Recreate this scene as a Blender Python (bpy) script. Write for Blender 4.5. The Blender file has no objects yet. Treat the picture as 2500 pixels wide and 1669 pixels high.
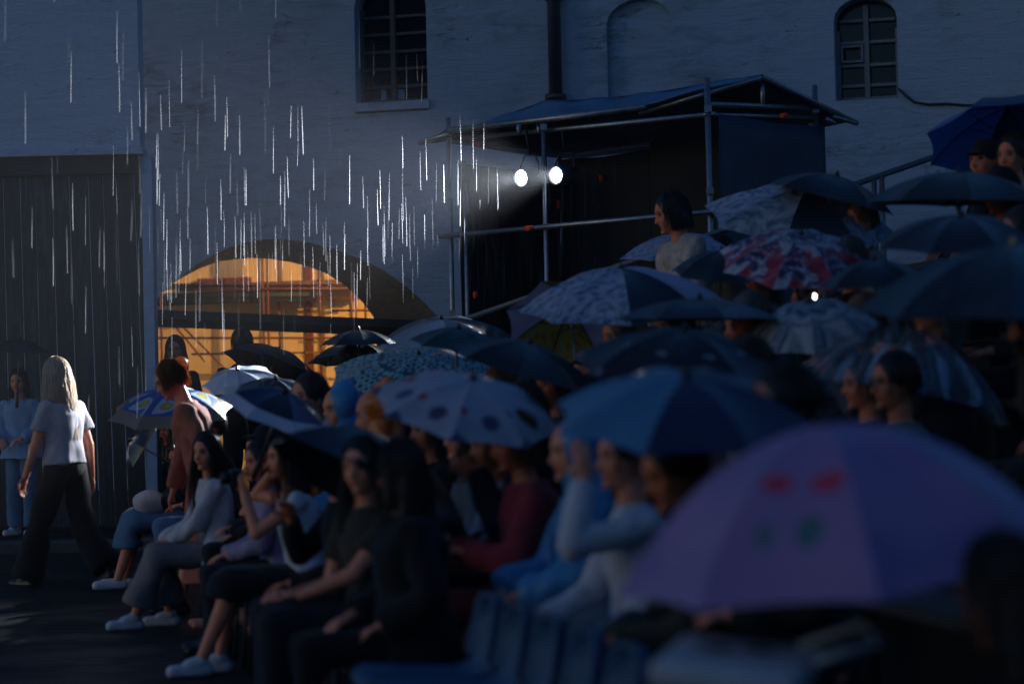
import bpy, bmesh, math, random
import numpy as np
from mathutils import Vector, Matrix
from mathutils.geometry import tessellate_polygon
R = math.radians
random.seed(7); np.random.seed(7)
scene = bpy.context.scene
COL = scene.collection

# ------------------------------------------------------------------ camera
FPX = 5903.0                       # focal length in pixels of the 2500 px wide photograph (85 mm)
PITCH, ROLL = R(1.61), R(1.3)
CAM = Vector((0, 0, 1.28))
FWD = Vector((0, math.cos(PITCH), math.sin(PITCH)))
R0 = Vector((1, 0, 0)); U0 = Vector((0, -math.sin(PITCH), math.cos(PITCH)))
RGT = math.cos(ROLL) * R0 - math.sin(ROLL) * U0
UPV = math.sin(ROLL) * R0 + math.cos(ROLL) * U0
cd = bpy.data.cameras.new('camera'); cam = bpy.data.objects.new('camera', cd); COL.objects.link(cam)
cd.lens = 85; cd.sensor_width = 36; cd.clip_end = 500; cd.clip_start = .05
mw = Matrix.Identity(4)
for i in range(3):
    mw[i][0] = RGT[i]; mw[i][1] = UPV[i]; mw[i][2] = -FWD[i]; mw[i][3] = CAM[i]
cam.matrix_world = mw
cd.dof.use_dof = True; cd.dof.focus_distance = 21.5; cd.dof.aperture_fstop = 1.7; cd.dof.aperture_blades = 9
scene.camera = cam

# ------------------------------------------------------------------ sky, sun, exposure
world = bpy.data.worlds.new('World'); scene.world = world; world.use_nodes = True
wn = world.node_tree; wn.nodes.clear()
sky = wn.nodes.new('ShaderNodeTexSky'); sky.sky_type = 'NISHITA'; sky.sun_disc = False
SUN_EL, SUN_ROT = R(4.0), R(250)
sky.sun_elevation = SUN_EL; sky.sun_rotation = SUN_ROT; sky.air_density = 1.0; sky.dust_density = 1.5; sky.ozone_density = 3.0
tint = wn.nodes.new('ShaderNodeMix'); tint.data_type = 'RGBA'; tint.blend_type = 'MULTIPLY'; tint.inputs[0].default_value = 1
tint.inputs[7].default_value = (.47, .66, .95, 1)
bg = wn.nodes.new('ShaderNodeBackground'); bg.inputs[1].default_value = 0.118
wo = wn.nodes.new('ShaderNodeOutputWorld')
wn.links.new(sky.outputs[0], tint.inputs[6]); wn.links.new(tint.outputs[2], bg.inputs[0]); wn.links.new(bg.outputs[0], wo.inputs[0])
sl = bpy.data.lights.new('sun', 'SUN'); sl.energy = .012; sl.angle = R(40); sl.color = (.6, .78, 1)
so = bpy.data.objects.new('sun', sl); COL.objects.link(so); so.rotation_euler = (R(50), 0, R(-20)); so.location = (0, 0, 30)
scene.view_settings.view_transform = 'Standard'; scene.view_settings.look = 'None'
scene.view_settings.exposure = 0.45; scene.view_settings.gamma = 1.0; scene.view_settings.use_curve_mapping = False
scene.render.engine = 'CYCLES'
scene.cycles.use_denoising = True
scene.cycles.max_bounces = 6; scene.cycles.volume_bounces = 0; scene.cycles.transparent_max_bounces = 12
scene.cycles.sample_clamp_indirect = 4

# ------------------------------------------------------------------ helpers
K = 2500 / 2349.0                  # the viewer shows the photograph 2349 px wide
def ray(dx, dy):
    px, py = dx * K, dy * K
    return (FWD + RGT * ((px - 1250) / FPX) + UPV * ((834.5 - py) / FPX))
def at(dx, dy, Y):
    d = ray(dx, dy); return CAM + d * (Y / d.y)
def hit(dx, dy, P, N):
    d = ray(dx, dy); return CAM + d * ((P - CAM).dot(N) / d.dot(N))
def ground_z(y):
    return 0.0 if y < 17 else min(.45, (y - 17) * .043)

def tag(o, label=None, cat=None, group=None, kind=None):
    if label: o['label'] = label
    if cat: o['category'] = cat
    if group: o['group'] = group
    if kind: o['kind'] = kind
    return o
def empty(name, loc=(0, 0, 0), rz=0, label=None, cat=None, group=None):
    o = bpy.data.objects.new(name, None); o.empty_display_size = .1; COL.objects.link(o)
    o.location = loc; o.rotation_euler = (0, 0, rz)
    return tag(o, label, cat, group)
def link(name, me, mat=None, parent=None, own=None):
    o = bpy.data.objects.new(name, me); COL.objects.link(o)
    if mat is not None:
        if len(me.materials) == 0: me.materials.append(mat)
        elif me.materials[0] is not mat:
            o.material_slots[0].link = 'OBJECT'; o.material_slots[0].material = mat
    if parent is not None: o.parent = parent
    return o

class Geo:
    def __init__(s): s.v = []; s.f = []
    def loft(s, rings, n=14, cap=True):
        b = len(s.v)
        for c, a, d in rings:
            for k in range(n):
                t = 2 * math.pi * k / n
                s.v.append(tuple(c + a * math.cos(t) + d * math.sin(t)))
        for i in range(len(rings) - 1):
            for k in range(n):
                k2 = (k + 1) % n
                s.f.append((b + i*n + k, b + i*n + k2, b + (i+1)*n + k2, b + (i+1)*n + k))
        if cap:
            s.f.append(tuple(b + k for k in reversed(range(n))))
            e = b + (len(rings) - 1) * n
            s.f.append(tuple(e + k for k in range(n)))
        return s
    def tube(s, p0, p1, r0, r1=None, n=10):
        p0, p1 = Vector(p0), Vector(p1); r1 = r0 if r1 is None else r1
        d = (p1 - p0).normalized(); a = d.orthogonal().normalized(); c = d.cross(a)
        return s.loft([(p0, a*r0, c*r0), (p1, a*r1, c*r1)], n)
    def capsule(s, p0, r0, p1, r1, n=12, flat=1.0, fdir=None):
        p0, p1 = Vector(p0), Vector(p1); d = p1 - p0
        if d.length < 1e-6: d = Vector((0, 0, 1e-4))
        d = d.normalized()
        a = d.orthogonal().normalized() if fdir is None else (Vector(fdir) - d * d.dot(Vector(fdir))).normalized()
        c = d.cross(a); rs = []
        for q in (-.98, -.8, -.45): k = math.sqrt(1 - q*q); rs.append((p0 + d*r0*q, a*r0*k*flat, c*r0*k))
        rs.append((p0, a*r0*flat, c*r0)); rs.append((p1, a*r1*flat, c*r1))
        for q in (.45, .8, .98): k = math.sqrt(1 - q*q); rs.append((p1 + d*r1*q, a*r1*k*flat, c*r1*k))
        return s.loft(rs, n)
    def path(s, pts, rad, n=8):
        pts = [Vector(p) for p in pts]; rs = []; a = None
        for i, p in enumerate(pts):
            d = (pts[min(i+1, len(pts)-1)] - pts[max(i-1, 0)]).normalized()
            if a is None: a = d.orthogonal().normalized()
            a = (a - d * a.dot(d)).normalized(); c = d.cross(a)
            r = rad[i] if isinstance(rad, (list, tuple)) else rad
            rs.append((p, a*r, c*r))
        return s.loft(rs, n)
    def ellipsoid(s, c, ax, ay, az, n=16, m=10):
        c = Vector(c); rs = []
        for i in range(m + 1):
            t = -math.pi/2 + math.pi * (i + .02) / (m + .04)
            rs.append((c + az * math.sin(t), ax * math.cos(t), ay * math.cos(t)))
        return s.loft(rs, n)
    def box(s, lo, hi, M=None):
        b = len(s.v)
        for z in (lo[2], hi[2]):
            for x, y in ((lo[0], lo[1]), (hi[0], lo[1]), (hi[0], hi[1]), (lo[0], hi[1])):
                p = Vector((x, y, z)); s.v.append(tuple(M @ p if M is not None else p))
        for f in ((0,3,2,1), (4,5,6,7), (0,1,5,4), (1,2,6,5), (2,3,7,6), (3,0,4,7)): s.f.append(tuple(b + i for i in f))
        return s
    def quad(s, *p):
        b = len(s.v); s.v += [tuple(q) for q in p]; s.f.append(tuple(range(b, b + len(p)))); return s
    def mesh(s, name, smooth=True):
        me = bpy.data.meshes.new(name); me.from_pydata(s.v, [], s.f); me.update()
        if smooth: me.polygons.foreach_set('use_smooth', [True] * len(me.polygons))
        return me
    def obj(s, name, mat=None, parent=None, smooth=True):
        return link(name, s.mesh(name, smooth), mat, parent)
def bevel(me, w, seg=2, angle=35):
    bm = bmesh.new(); bm.from_mesh(me)
    ed = [e for e in bm.edges if len(e.link_faces) == 2 and e.calc_face_angle(0) > R(angle)]
    bmesh.ops.bevel(bm, geom=ed, offset=w, segments=seg, affect='EDGES', profile=.6)
    bm.to_mesh(me); bm.free(); return me

# ------------------------------------------------------------------ materials
MATS = {}
class NT:
    def __init__(s, m): s.t = m.node_tree; s.n = s.t.nodes; s.l = s.t.links
    def new(s, k, **kw):
        x = s.n.new(k)
        for a, b in kw.items(): setattr(x, a, b)
        return x
    def link(s, a, b): s.l.new(a, b)
    def math(s, op, a, b=None, c=None, clamp=False):
        x = s.new('ShaderNodeMath', operation=op, use_clamp=clamp)
        for i, q in enumerate((a, b, c)):
            if q is None: continue
            if isinstance(q, (int, float)): x.inputs[i].default_value = q
            else: s.link(q, x.inputs[i])
        return x.outputs[0]
    def mix(s, f, a, b, mode='MIX'):
        x = s.new('ShaderNodeMix', data_type='RGBA', blend_type=mode)
        for i, q in ((0, f), (6, a), (7, b)):
            if isinstance(q, (int, float)): x.inputs[i].default_value = q
            elif isinstance(q, (tuple, list)): x.inputs[i].default_value = (*q[:3], 1)
            else: s.link(q, x.inputs[i])
        return x.outputs[2]
    def ramp(s, f, stops, interp='LINEAR'):
        x = s.new('ShaderNodeValToRGB'); cr = x.color_ramp; cr.interpolation = interp
        while len(cr.elements) < len(stops): cr.elements.new(.5)
        for e, (p, c) in zip(cr.elements, stops):
            e.position = p; e.color = (*c, 1) if len(c) == 3 else c
        s.link(f, x.inputs[0]); return x.outputs[0]
    def noise(s, vec, scale, detail=4, rough=.55, dist=0):
        x = s.new('ShaderNodeTexNoise'); x.inputs['Scale'].default_value = scale; x.inputs['Detail'].default_value = detail
        x.inputs['Roughness'].default_value = rough; x.inputs['Distortion'].default_value = dist
        if vec is not None: s.link(vec, x.inputs['Vector'])
        return x.outputs[0]
    def mapping(s, vec, scale=(1, 1, 1), loc=(0, 0, 0), rot=(0, 0, 0)):
        x = s.new('ShaderNodeMapping'); x.inputs['Scale'].default_value = scale; x.inputs['Location'].default_value = loc
        x.inputs['Rotation'].default_value = rot; s.link(vec, x.inputs['Vector']); return x.outputs[0]
def base(name):
    m = bpy.data.materials.new(name); m.use_nodes = True; t = NT(m)
    p = t.n['Principled BSDF']; tc = t.new('ShaderNodeTexCoord')
    return m, t, p, tc
def bump(t, p, h, strength, dist=.01):
    b = t.new('ShaderNodeBump'); b.inputs['Strength'].default_value = strength; b.inputs['Distance'].default_value = dist
    t.link(h, b.inputs['Height']); t.link(b.outputs[0], p.inputs['Normal'])
def mat(name, col, rough=.6, var=.25, scale=9, bmp=.15, metal=0, spec=.5, coat=0, stretch=(1, 1, 1), dist=.006, sheen=0):
    if name in MATS: return MATS[name]
    m, t, p, tc = base(name)
    v = t.mapping(tc.outputs['Object'], stretch)
    n = t.noise(v, scale, 5, .6); n2 = t.noise(v, scale * 6, 3)
    f = t.math('ADD', t.math('MULTIPLY', n, .7), t.math('MULTIPLY', n2, .3))
    dk = tuple(c * (1 - var) for c in col); lt = tuple(min(1, c * (1 + var)) for c in col)
    t.link(t.ramp(f, [(.3, dk), (.7, lt)]), p.inputs['Base Color'])
    p.inputs['Roughness'].default_value = rough; p.inputs['Metallic'].default_value = metal
    p.inputs['Specular IOR Level'].default_value = spec; p.inputs['Coat Weight'].default_value = coat
    p.inputs['Sheen Weight'].default_value = sheen
    if bmp: bump(t, p, f, bmp, dist)
    MATS[name] = m; return m
def emit(name, col, strength):
    m = bpy.data.materials.new(name); m.use_nodes = True; t = NT(m); t.n.clear()
    e = t.new('ShaderNodeEmission'); e.inputs[0].default_value = (*col, 1); e.inputs[1].default_value = strength
    o = t.new('ShaderNodeOutputMaterial'); t.link(e.outputs[0], o.inputs[0]); return m

def wall_mat(name, col=(.41, .51, .64), patch=.47, mk=.10, ck=.8):
    m, t, p, tc = base(name)
    g = t.new('ShaderNodeNewGeometry'); v = g.outputs['Position']
    sep = t.new('ShaderNodeSeparateXYZ'); t.link(v, sep.inputs[0])
    comb = t.new('ShaderNodeCombineXYZ')          # wall coordinates: along, up
    t.link(sep.outputs[0], comb.inputs[0]); t.link(sep.outputs[2], comb.inputs[1])
    wob = t.noise(v, 1.3, 3); wob2 = t.noise(v, 6, 4)
    off = t.new('ShaderNodeVectorMath', operation='ADD'); t.link(comb.outputs[0], off.inputs[0])
    oc = t.new('ShaderNodeCombineXYZ')
    t.link(t.math('ADD', t.math('MULTIPLY', wob, .12), t.math('MULTIPLY', wob2, .03)), oc.inputs[1]); t.link(oc.outputs[0], off.inputs[1])
    br = t.new('ShaderNodeTexBrick'); br.inputs['Scale'].default_value = 1; br.inputs['Brick Width'].default_value = .27; br.inputs['Row Height'].default_value = .082
    br.inputs['Mortar Size'].default_value = .011; br.inputs['Mortar Smooth'].default_value = 1; t.link(off.outputs[0], br.inputs['Vector'])
    mort = br.outputs['Fac']
    big = t.noise(v, .55, 5, .6); st = t.noise(t.mapping(v, (1.2, 1.2, 4.5)), 1.7, 6, .65, .6); fine = t.noise(v, 24, 5, .65)
    # grime and flaked limewash in drifting patches
    pm = t.math('MULTIPLY', t.ramp(big, [(.42, (0,)*3), (.62, (1,)*3)]), t.ramp(st, [(patch, (0,)*3), (patch + .13, (1,)*3)]))
    flake = t.ramp(t.noise(t.mapping(v, (1, 1, 2.2)), 5.5, 6, .7, .8), [(.66, (0,)*3), (.69, (1,)*3)])
    cn = t.noise(t.mapping(v, (.9, .9, 4.2)), 1.6, 6, .62, .5)
    crack = t.math('MULTIPLY', t.ramp(t.math('ABSOLUTE', t.math('SUBTRACT', cn, .5)), [(.002, (1,)*3), (.011, (0,)*3)]), t.ramp(t.noise(v, 1.1, 3), [(.56, (0,)*3), (.66, (ck,)*3)]))
    c = t.mix(t.math('MULTIPLY', pm, .6), col, (.21, .23, .25))
    c = t.mix(t.math('MULTIPLY', flake, .7), c, (.16, .14, .11)); c = t.mix(t.math('MULTIPLY', crack, .6), c, (.12, .11, .1))
    c = t.mix(t.ramp(fine, [(.35, (0,)*3), (.75, (.28,)*3)]), c, (.36, .36, .36))
    c = t.mix(t.math('MULTIPLY', mort, t.ramp(wob, [(.35, (.0,)*3), (.7, (.10,)*3)])), c, (.3, .29, .27))
    t.link(c, p.inputs['Base Color']); p.inputs['Roughness'].default_value = .85; p.inputs['Specular IOR Level'].default_value = .2
    h = t.math('SUBTRACT', t.math('ADD', t.math('MULTIPLY', fine, .25), t.math('MULTIPLY', st, 1.3)), t.math('ADD', t.math('MULTIPLY', mort, mk), t.math('MULTIPLY', t.math('ADD', flake, crack), .9)))
    bump(t, p, h, .75, .03)
    return m
def plank_mat():
    m, t, p, tc = base('weathered_plank')
    oi = t.new('ShaderNodeObjectInfo')
    add = t.new('ShaderNodeVectorMath', operation='ADD'); t.link(tc.outputs['Object'], add.inputs[0])
    cx = t.new('ShaderNodeCombineXYZ'); t.link(t.math('MULTIPLY', oi.outputs['Random'], 17), cx.inputs[0]); t.link(t.math('MULTIPLY', oi.outputs['Random'], 9), cx.inputs[2]); t.link(cx.outputs[0], add.inputs[1])
    v = t.mapping(add.outputs[0], (9, 9, .7)); n = t.noise(v, 3, 6, .65, .8); b = t.noise(t.mapping(add.outputs[0], (2, 2, .5)), 1.4, 4)
    c = t.ramp(n, [(.3, (.015, .016, .017)), (.5, (.045, .052, .056)), (.75, (.12, .14, .15))])
    c = t.mix(t.ramp(b, [(.35, (.85,)*3), (.65, (0,)*3)]), c, (.03, .03, .03))
    c = t.mix(t.math('MULTIPLY', oi.outputs['Random'], .5), c, (.02, .02, .022))
    t.link(c, p.inputs['Base Color']); p.inputs['Roughness'].default_value = .75; bump(t, p, n, .6, .012)
    return m
def ground_mat():
    m, t, p, tc = base('wet_asphalt')
    v = tc.outputs['Object']; n = t.noise(v, 1.1, 5, .6); f = t.noise(v, 90, 3)
    t.link(t.ramp(n, [(.3, (.006, .006, .006)), (.7, (.014, .014, .014))]), p.inputs['Base Color'])
    t.link(t.ramp(n, [(.42, (.45,)*3), (.6, (.8,)*3)]), p.inputs['Roughness'])
    bump(t, p, f, .35, .006); p.inputs['Specular IOR Level'].default_value = .25; return m
M_WALL = wall_mat('limewashed_brick'); M_WALL2 = wall_mat('limewashed_block', (.43, .53, .68), .56, .03, .25)
M_PLANK = plank_mat(); M_GROUND = ground_mat()
M_STEEL = mat('galvanised_tube', (.30, .31, .33), .38, .3, 14, .1, .85)
M_RED = mat('red_tape', (.8, .06, .03), .5, .1)
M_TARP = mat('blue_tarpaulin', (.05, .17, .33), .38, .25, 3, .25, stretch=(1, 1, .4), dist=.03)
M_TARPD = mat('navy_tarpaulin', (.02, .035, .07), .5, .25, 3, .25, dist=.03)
M_BLACKCLOTH = mat('black_stage_cloth', (.014, .014, .016), .8, .3, 3, .3, dist=.03)
M_BLACK = mat('black_metal', (.012, .012, .014), .45, .2)
M_DARKWOOD = mat('dark_beam_wood', (.02, .019, .018), .7, .4, 5, .4)
M_FRAME = mat('grey_window_paint', (.22, .22, .23), .6, .25, 12, .2); M_FRAMED = mat('dark_window_paint', (.075, .07, .07), .6, .25, 12, .2)
M_PIPE = mat('zinc_pipe', (.10, .10, .11), .45, .3, 6, .2, .6)

# ------------------------------------------------------------------ ground
g = Geo()
xs = [-300, -40, -12, 12, 40, 300]; ys = [-300, -20, 0, 17, 19, 21, 23, 25, 27.4, 40, 80, 300]
for y in ys:
    for x in xs: g.v.append((x, y, ground_z(y)))
nx = len(xs)
for j in range(len(ys) - 1):
    for i in range(nx - 1): g.f.append((j*nx+i, j*nx+i+1, (j+1)*nx+i+1, (j+1)*nx+i))
tag(g.obj('ground', M_GROUND, smooth=False), kind='structure')

# unseen wall added behind the photographer to darken window reflections and low sky
g = Geo(); g.box((-60, -16, -.2), (60, -15, 7.5)); o = g.obj('sky_block_wall', M_WALL, smooth=False); tag(o, 'unseen plain limewashed wall added behind the camera to block the low sky', 'wall')

# ------------------------------------------------------------------ main gate wall
TH = R(15)
WU = Vector((math.cos(TH), -math.sin(TH), 0)); WN = Vector((-math.sin(TH), -math.cos(TH), 0))   # along, outward to camera
W0 = at(620, 700, 28.0)
def wxy(dx, dy, depth=0.0):
    p = hit(dx, dy, W0 - WN * depth, WN); q = p - W0; return (q.dot(WU), p.z)
def wpt(u, z, depth=0.0):
    p = W0 + WU * u - WN * depth; return Vector((p.x, p.y, z))
outer = [wxy(*q) for q in ((343,705),(365,680),(400,645),(450,607),(490,585),(530,566),(580,552),(617,548),(665,550),(715,557),(770,572),(830,595),(880,620),(930,655),(975,695),(1010,733))]
DEP = 1.7
inner = [wxy(*q, DEP) for q in ((347,700),(366,678),(392,652),(425,633),(460,615),(500,600),(545,594),(580,592),(620,594),(665,601),(710,612),(750,628),(785,650),(815,675),(840,703),(862,735))]
zg = .40
outer_poly = [(outer[0][0], zg - .6)] + outer + [(outer[-1][0] + .06, zg - .6)]
inner_poly = [(inner[0][0], zg - .6)] + inner + [(inner[-1][0] + .04, zg - .6)]
def win_poly(x0, x1, ytop, ybot, arch):
    a = wxy(x0, ybot); b = wxy(x1, ybot); c = wxy(x1, ytop); w = b[0] - a[0]
    pts = [a]; 
    zc = c[1]; n = 10
    for k in range(n + 1):
        t = math.pi * (1 - k / n)
        pts.append(((a[0] + b[0]) / 2 + math.cos(t) * w / 2, zc - arch + math.sin(t) * arch))
    pts.append((b[0], a[1])); return pts
winA = win_poly(817, 982, -60, 262, .35)
winB = win_poly(1917, 2062, -12, 232, .24)
niche = win_poly(1396, 1548, -8, 260, .28)
U_L, U_R, Z_T = -12.0, 20.0, 8.2
outline = [(U_L, -.3), (U_R, -.3), (U_R, Z_T), (U_L, Z_T)]
def poly_mesh(name, polys, depth):
    P = [[Vector((u, z, 0)) for u, z in pl] for pl in polys]
    tri = tessellate_polygon(P); flat = [q for pl in polys for q in pl]
    me = bpy.data.meshes.new(name); me.from_pydata([wpt(u, z, depth) for u, z in flat], [], [tuple(reversed(t)) for t in tri]); me.update()
    return me
wall = empty('gate_wall', wpt(0, 0), 0, 'long limewashed brick fortress wall with a wide low arched gateway', 'wall')
wall_inv = Matrix.Translation(-wall.location)
def wlink(name, me, m, parent=None):
    o = link(name, me, m)
    if parent is None: o.parent = wall; o.matrix_parent_inverse = wall_inv
    else: o.parent = parent
    return o
wlink('wall_face', poly_mesh('wall_face', [outline, outer_poly, winA, winB, niche], 0), M_WALL)
def reveal(polyA, polyB, dA, dB, close=False):
    gg = Geo(); n = len(polyA)
    for (u, z), (u2, z2) in zip(polyA, polyB): gg.v.append(tuple(wpt(u, z, dA))); gg.v.append(tuple(wpt(u2, z2, dB)))
    for i in range(n if close else n - 1):
        j = (i + 1) % n; gg.f.append((2*i, 2*i+1, 2*j+1, 2*j))
    return gg
M_VAULT = wall_mat('dark_vault_plaster', (.16, .15, .15), .5)  # vault plaster, darker than the wall face
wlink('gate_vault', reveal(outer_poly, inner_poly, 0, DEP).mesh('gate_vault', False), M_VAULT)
wlink('window_reveal', reveal(winA, winA, 0, .3, True).mesh('r', False), M_WALL)
wlink('window_reveal', reveal(winB, winB, 0, .3, True).mesh('r', False), M_WALL)
wlink('niche_reveal', reveal(niche, niche, 0, .10, True).mesh('r', False), M_WALL)
wlink('niche_back', poly_mesh('niche_back', [niche], .1), M_WALL)
# rear face of the wall round the far end of the vault
wlink('wall_back', poly_mesh('wall_back', [[(U_L, -.3), (U_R, -.3), (U_R, Z_T), (U_L, Z_T)], inner_poly], DEP), M_WALL)
# projecting eave above the picture
ge = Geo(); Mw = Matrix.Identity(4)
for i in range(3): Mw[i][0] = WU[i]; Mw[i][1] = WN[i]; Mw[i][2] = (0, 0, 1)[i]; Mw[i][3] = (W0.x, W0.y, 0)[i]
ge.box((U_L, -DEP - .4, Z_T), (U_R, 1.1, Z_T + .25), Mw)
wlink('roof_eave', ge.mesh('roof_eave', False), M_DARKWOOD)

M_GLASS = mat('dark_window_glass', (.005, .005, .006), .12, .2, 2, .03, spec=.35)
def window(poly, hbars, v_at, sill, extra=False, fm=M_FRAME):
    us = [p[0] for p in poly]; zs = [p[1] for p in poly]; u0, u1, z0, z1 = min(us), max(us), min(zs), max(zs)
    root = wlink('window', poly_mesh('window', [poly], .28), M_GLASS)
    def bar(name, a, b, c, d, t0=.19, t1=.275, m=None):
        m = m or fm
        q = Geo(); q.box((a, -t1, c), (b, -t0, d), Mw); return wlink(name, q.mesh(name, False), m, root)
    uv = u0 + (u1 - u0) * v_at
    bar('mullion', uv - .028, uv + .028, z0 + .004, z1 - .06, .185)
    bar('frame_side', u0 + .003, u0 + .04, z0 + .004, z1 - .33); bar('frame_side', u1 - .04, u1 - .003, z0 + .004, z1 - .33)
    bar('frame_bottom', u0 + .042, uv - .03, z0 + .004, z0 + .05); bar('frame_bottom', uv + .03, u1 - .042, z0 + .004, z0 + .05)
    for k, hb in enumerate(hbars):
        zz = z0 + (z1 - z0) * hb
        bar('glazing_bar', u0 + .042, uv - .03, zz - .016, zz + .016, .2); bar('glazing_bar', uv + .03, u1 - .042, zz - .016, zz + .016, .2)
    if extra:
        a, b = z0 + (z1-z0)*hbars[1] + .03, z0 + (z1-z0)*hbars[2] - .03
        for c in ((u0+.05, u0+.075, a, b), (uv-.06, uv-.035, a, b), (u0+.077, uv-.062, a, a+.025), (u0+.077, uv-.062, b-.025, b)):
            bar('vent_sash', *c, .165, .2)
    if sill: bar('sill', u0 - .02, u1 + .03, z0 - .10, z0 - .003, -.05, .28, M_WALL)
    return root, u0, u1, z0, z1
wa, a0, a1, az0, az1 = window([(u, z + .12 if z < 6 and i in (0, len(winA)-1) else z) for i, (u, z) in enumerate(winA)], (.14, .28, .42, .56, .7), .46, True, fm=M_FRAMED)
window(winB, (.16, .36, .585, .80), .48, False, True)
# paper things standing on the inner sill of the left window
for (x0, x1, y0, y1, nm) in ((875, 886, 204, 232, 'bottle'), (900, 928, 205, 232, 'paper_sheet')):
    p0 = wxy(x0, y1, .27); p1 = wxy(x1, y0, .27); q = Geo()
    q.box((p0[0], -.27, p0[1]), (p1[0], -.262, p1[1]), Mw)
    o = q.obj('sill_' + nm, mat('pale_paper', (.5, .55, .58), .7), smooth=False)
    tag(o, 'pale square sheet behind the left window pane' if nm == 'paper_sheet' else 'small pale bottle behind the left window pane', 'paper' if nm == 'paper_sheet' else 'bottle')
# drain pipe
pz0 = wxy(1282, 228)[1]; q = Geo(); pt = wxy(1277, 60)
q.path([wpt(pt[0], pz0, -.12), wpt(pt[0], Z_T, -.12)], .075, 16)
pipe = q.obj('drain_pipe', M_PIPE); tag(pipe, 'round dark zinc drain pipe on the limewashed wall', 'drain pipe')
for zz in (pz0 + .01, wxy(1277, 0)[1], wxy(1277, 10)[1] + 1.2):
    q = Geo(); q.path([wpt(pt[0], zz - .03, -.12), wpt(pt[0], zz + .03, -.12)], .098 if zz > pz0 + .1 else .12, 16); q.obj('collar', M_PIPE, pipe)
# cable sagging along the wall from the right window
cpts = [(2062,205),(2080,222),(2098,236),(2130,241),(2170,239),(2220,243),(2270,241),(2330,240),(2420,246),(2700,252),(3400,250)]
q = Geo(); q.path([wpt(*wxy(*c), -.03) for c in cpts], .014, 6)
tag(q.obj('wall_cable', M_BLACK), 'thin black cable sagging along the wall from right window', 'cable')
# dark beam across the gateway
b0, b1 = wxy(335, 729, -.25), wxy(1080, 758, -.25)
q = Geo(); d = .075
q.loft([(wpt(b0[0], b0[1], -.25), WN*.06, Vector((0,0,1))*.10), (wpt(b1[0], b1[1], -.25), WN*.06, Vector((0,0,1))*.095)], 4)
tag(q.obj('gate_beam', M_DARKWOOD, smooth=False), 'long black timber beam lying across the arched gateway', 'beam')

# ------------------------------------------------------------------ left block with plank gate under it
LY = 23.0
def lp(dx, dy, Y=LY): return at(dx, dy, Y)
blk = empty('gatehouse_wall', (lp(200, 1100).x, LY, ground_z(LY)), 0, 'smooth pale limewashed wall block above the plank gate', 'wall')
binv = Matrix.Translation(-blk.location)
xr_t, xr_b = lp(314, -40).x, lp(321, 345).x; zb = lp(250, 352).z
q = Geo()
prof = [(-9, zb), (xr_b, zb), (xr_t, 8.0), (-9, 8.0)]
n = 14
for k in range(n + 1):        # slightly uneven bottom edge
    x = -9 + (xr_b + 9) * k / n; q.v.append((x, LY, zb + random.uniform(-.012, .012)))
b = len(q.v); q.v += [(xr_t, LY, 8.0), (-9, LY, 8.0)]
q.f.append(tuple(range(0, b + 2)))
m0 = len(q.v); q.v += [(v[0], LY + .3, v[2]) for v in q.v[:m0]]; q.f.append(tuple(reversed(range(m0, 2*m0))))
for k in range(m0): k2 = (k+1) % m0; q.f.append((k, k + m0, k2 + m0, k2))
def blink(name, geo, m, smooth=False):
    o = geo.obj(name, m, smooth=smooth); o.parent = blk; o.matrix_parent_inverse = binv; return o
blink('wall_face', q, M_WALL2)
q = Geo(); q.box((-9, LY - .05, zb - .015), (xr_b + .03, LY + .29, zb + .05)); blink('ledge', q, M_WALL2)
q = Geo(); q.box((xr_b - .0, LY + .05, -.2), (xr_b + .10, LY + .28, zb - .02)); blink('jamb', q, M_WALL2)
pg = empty('plank_gate', (xr_b - 1.2, LY + .1, ground_z(LY)), 0, 'tall weathered grey gate of vertical planks under the pale wall', 'gate')
pinv = Matrix.Translation(-pg.location)
zt = zb - .06; q = Geo(); q.box((-6.6, LY + .02, zt - .13), (xr_b - .02, LY + .2, zt + .04)); o = bevel_o = q.obj('lintel', M_DARKWOOD, smooth=False); o.parent = pg; o.matrix_parent_inverse = pinv
x = -6.6; k = 0
while x < xr_b + .05:
    w = random.uniform(.12, .19); lean = .09 * max(0, (x + 6.6) / 3.3) ** 2
    if x + w > xr_b + .06: w = xr_b + .06 - x
    if w < .04: break
    q = Geo(); yo = random.uniform(-.012, .012)
    q.loft([(Vector((x + w/2 + lean*1.1, LY + .14 + yo, ground_z(LY) - .05)), Vector((w/2 - .004, 0, 0))*1.414, Vector((0, .025, 0))*1.414),
            (Vector((x + w/2, LY + .14 + yo, zt - .10)), Vector((w/2 - .004, 0, 0))*1.414, Vector((0, .025, 0))*1.414)], 4)
    # square the diamond section
    vs = []
    for c, zz, xo in ((0, ground_z(LY) - .05, lean*1.1), (1, zt - .13 + .0, 0)):
        for sx, sy in ((-1,-1),(1,-1),(1,1),(-1,1)): vs.append((x + w/2 + xo + sx*(w/2 - .005), LY + .14 + yo + sy*.02, zz))
    q.v = vs; me = bevel(q.mesh('plank', False), .004, 1); o = link('plank', me, M_PLANK, pg); o.matrix_parent_inverse = pinv
    x += w; k += 1
# low kerb in front of the gate
q = Geo(); q.box((-9, 20.6, ground_z(20.6) - .1), (-2.9, 20.85, ground_z(20.7) + .10))
o = link('kerb', bevel(q.mesh('kerb', False), .02), mat('wet_kerb_stone', (.05, .052, .055), .4, .3, 6, .4)); tag(o, kind='structure')

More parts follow.
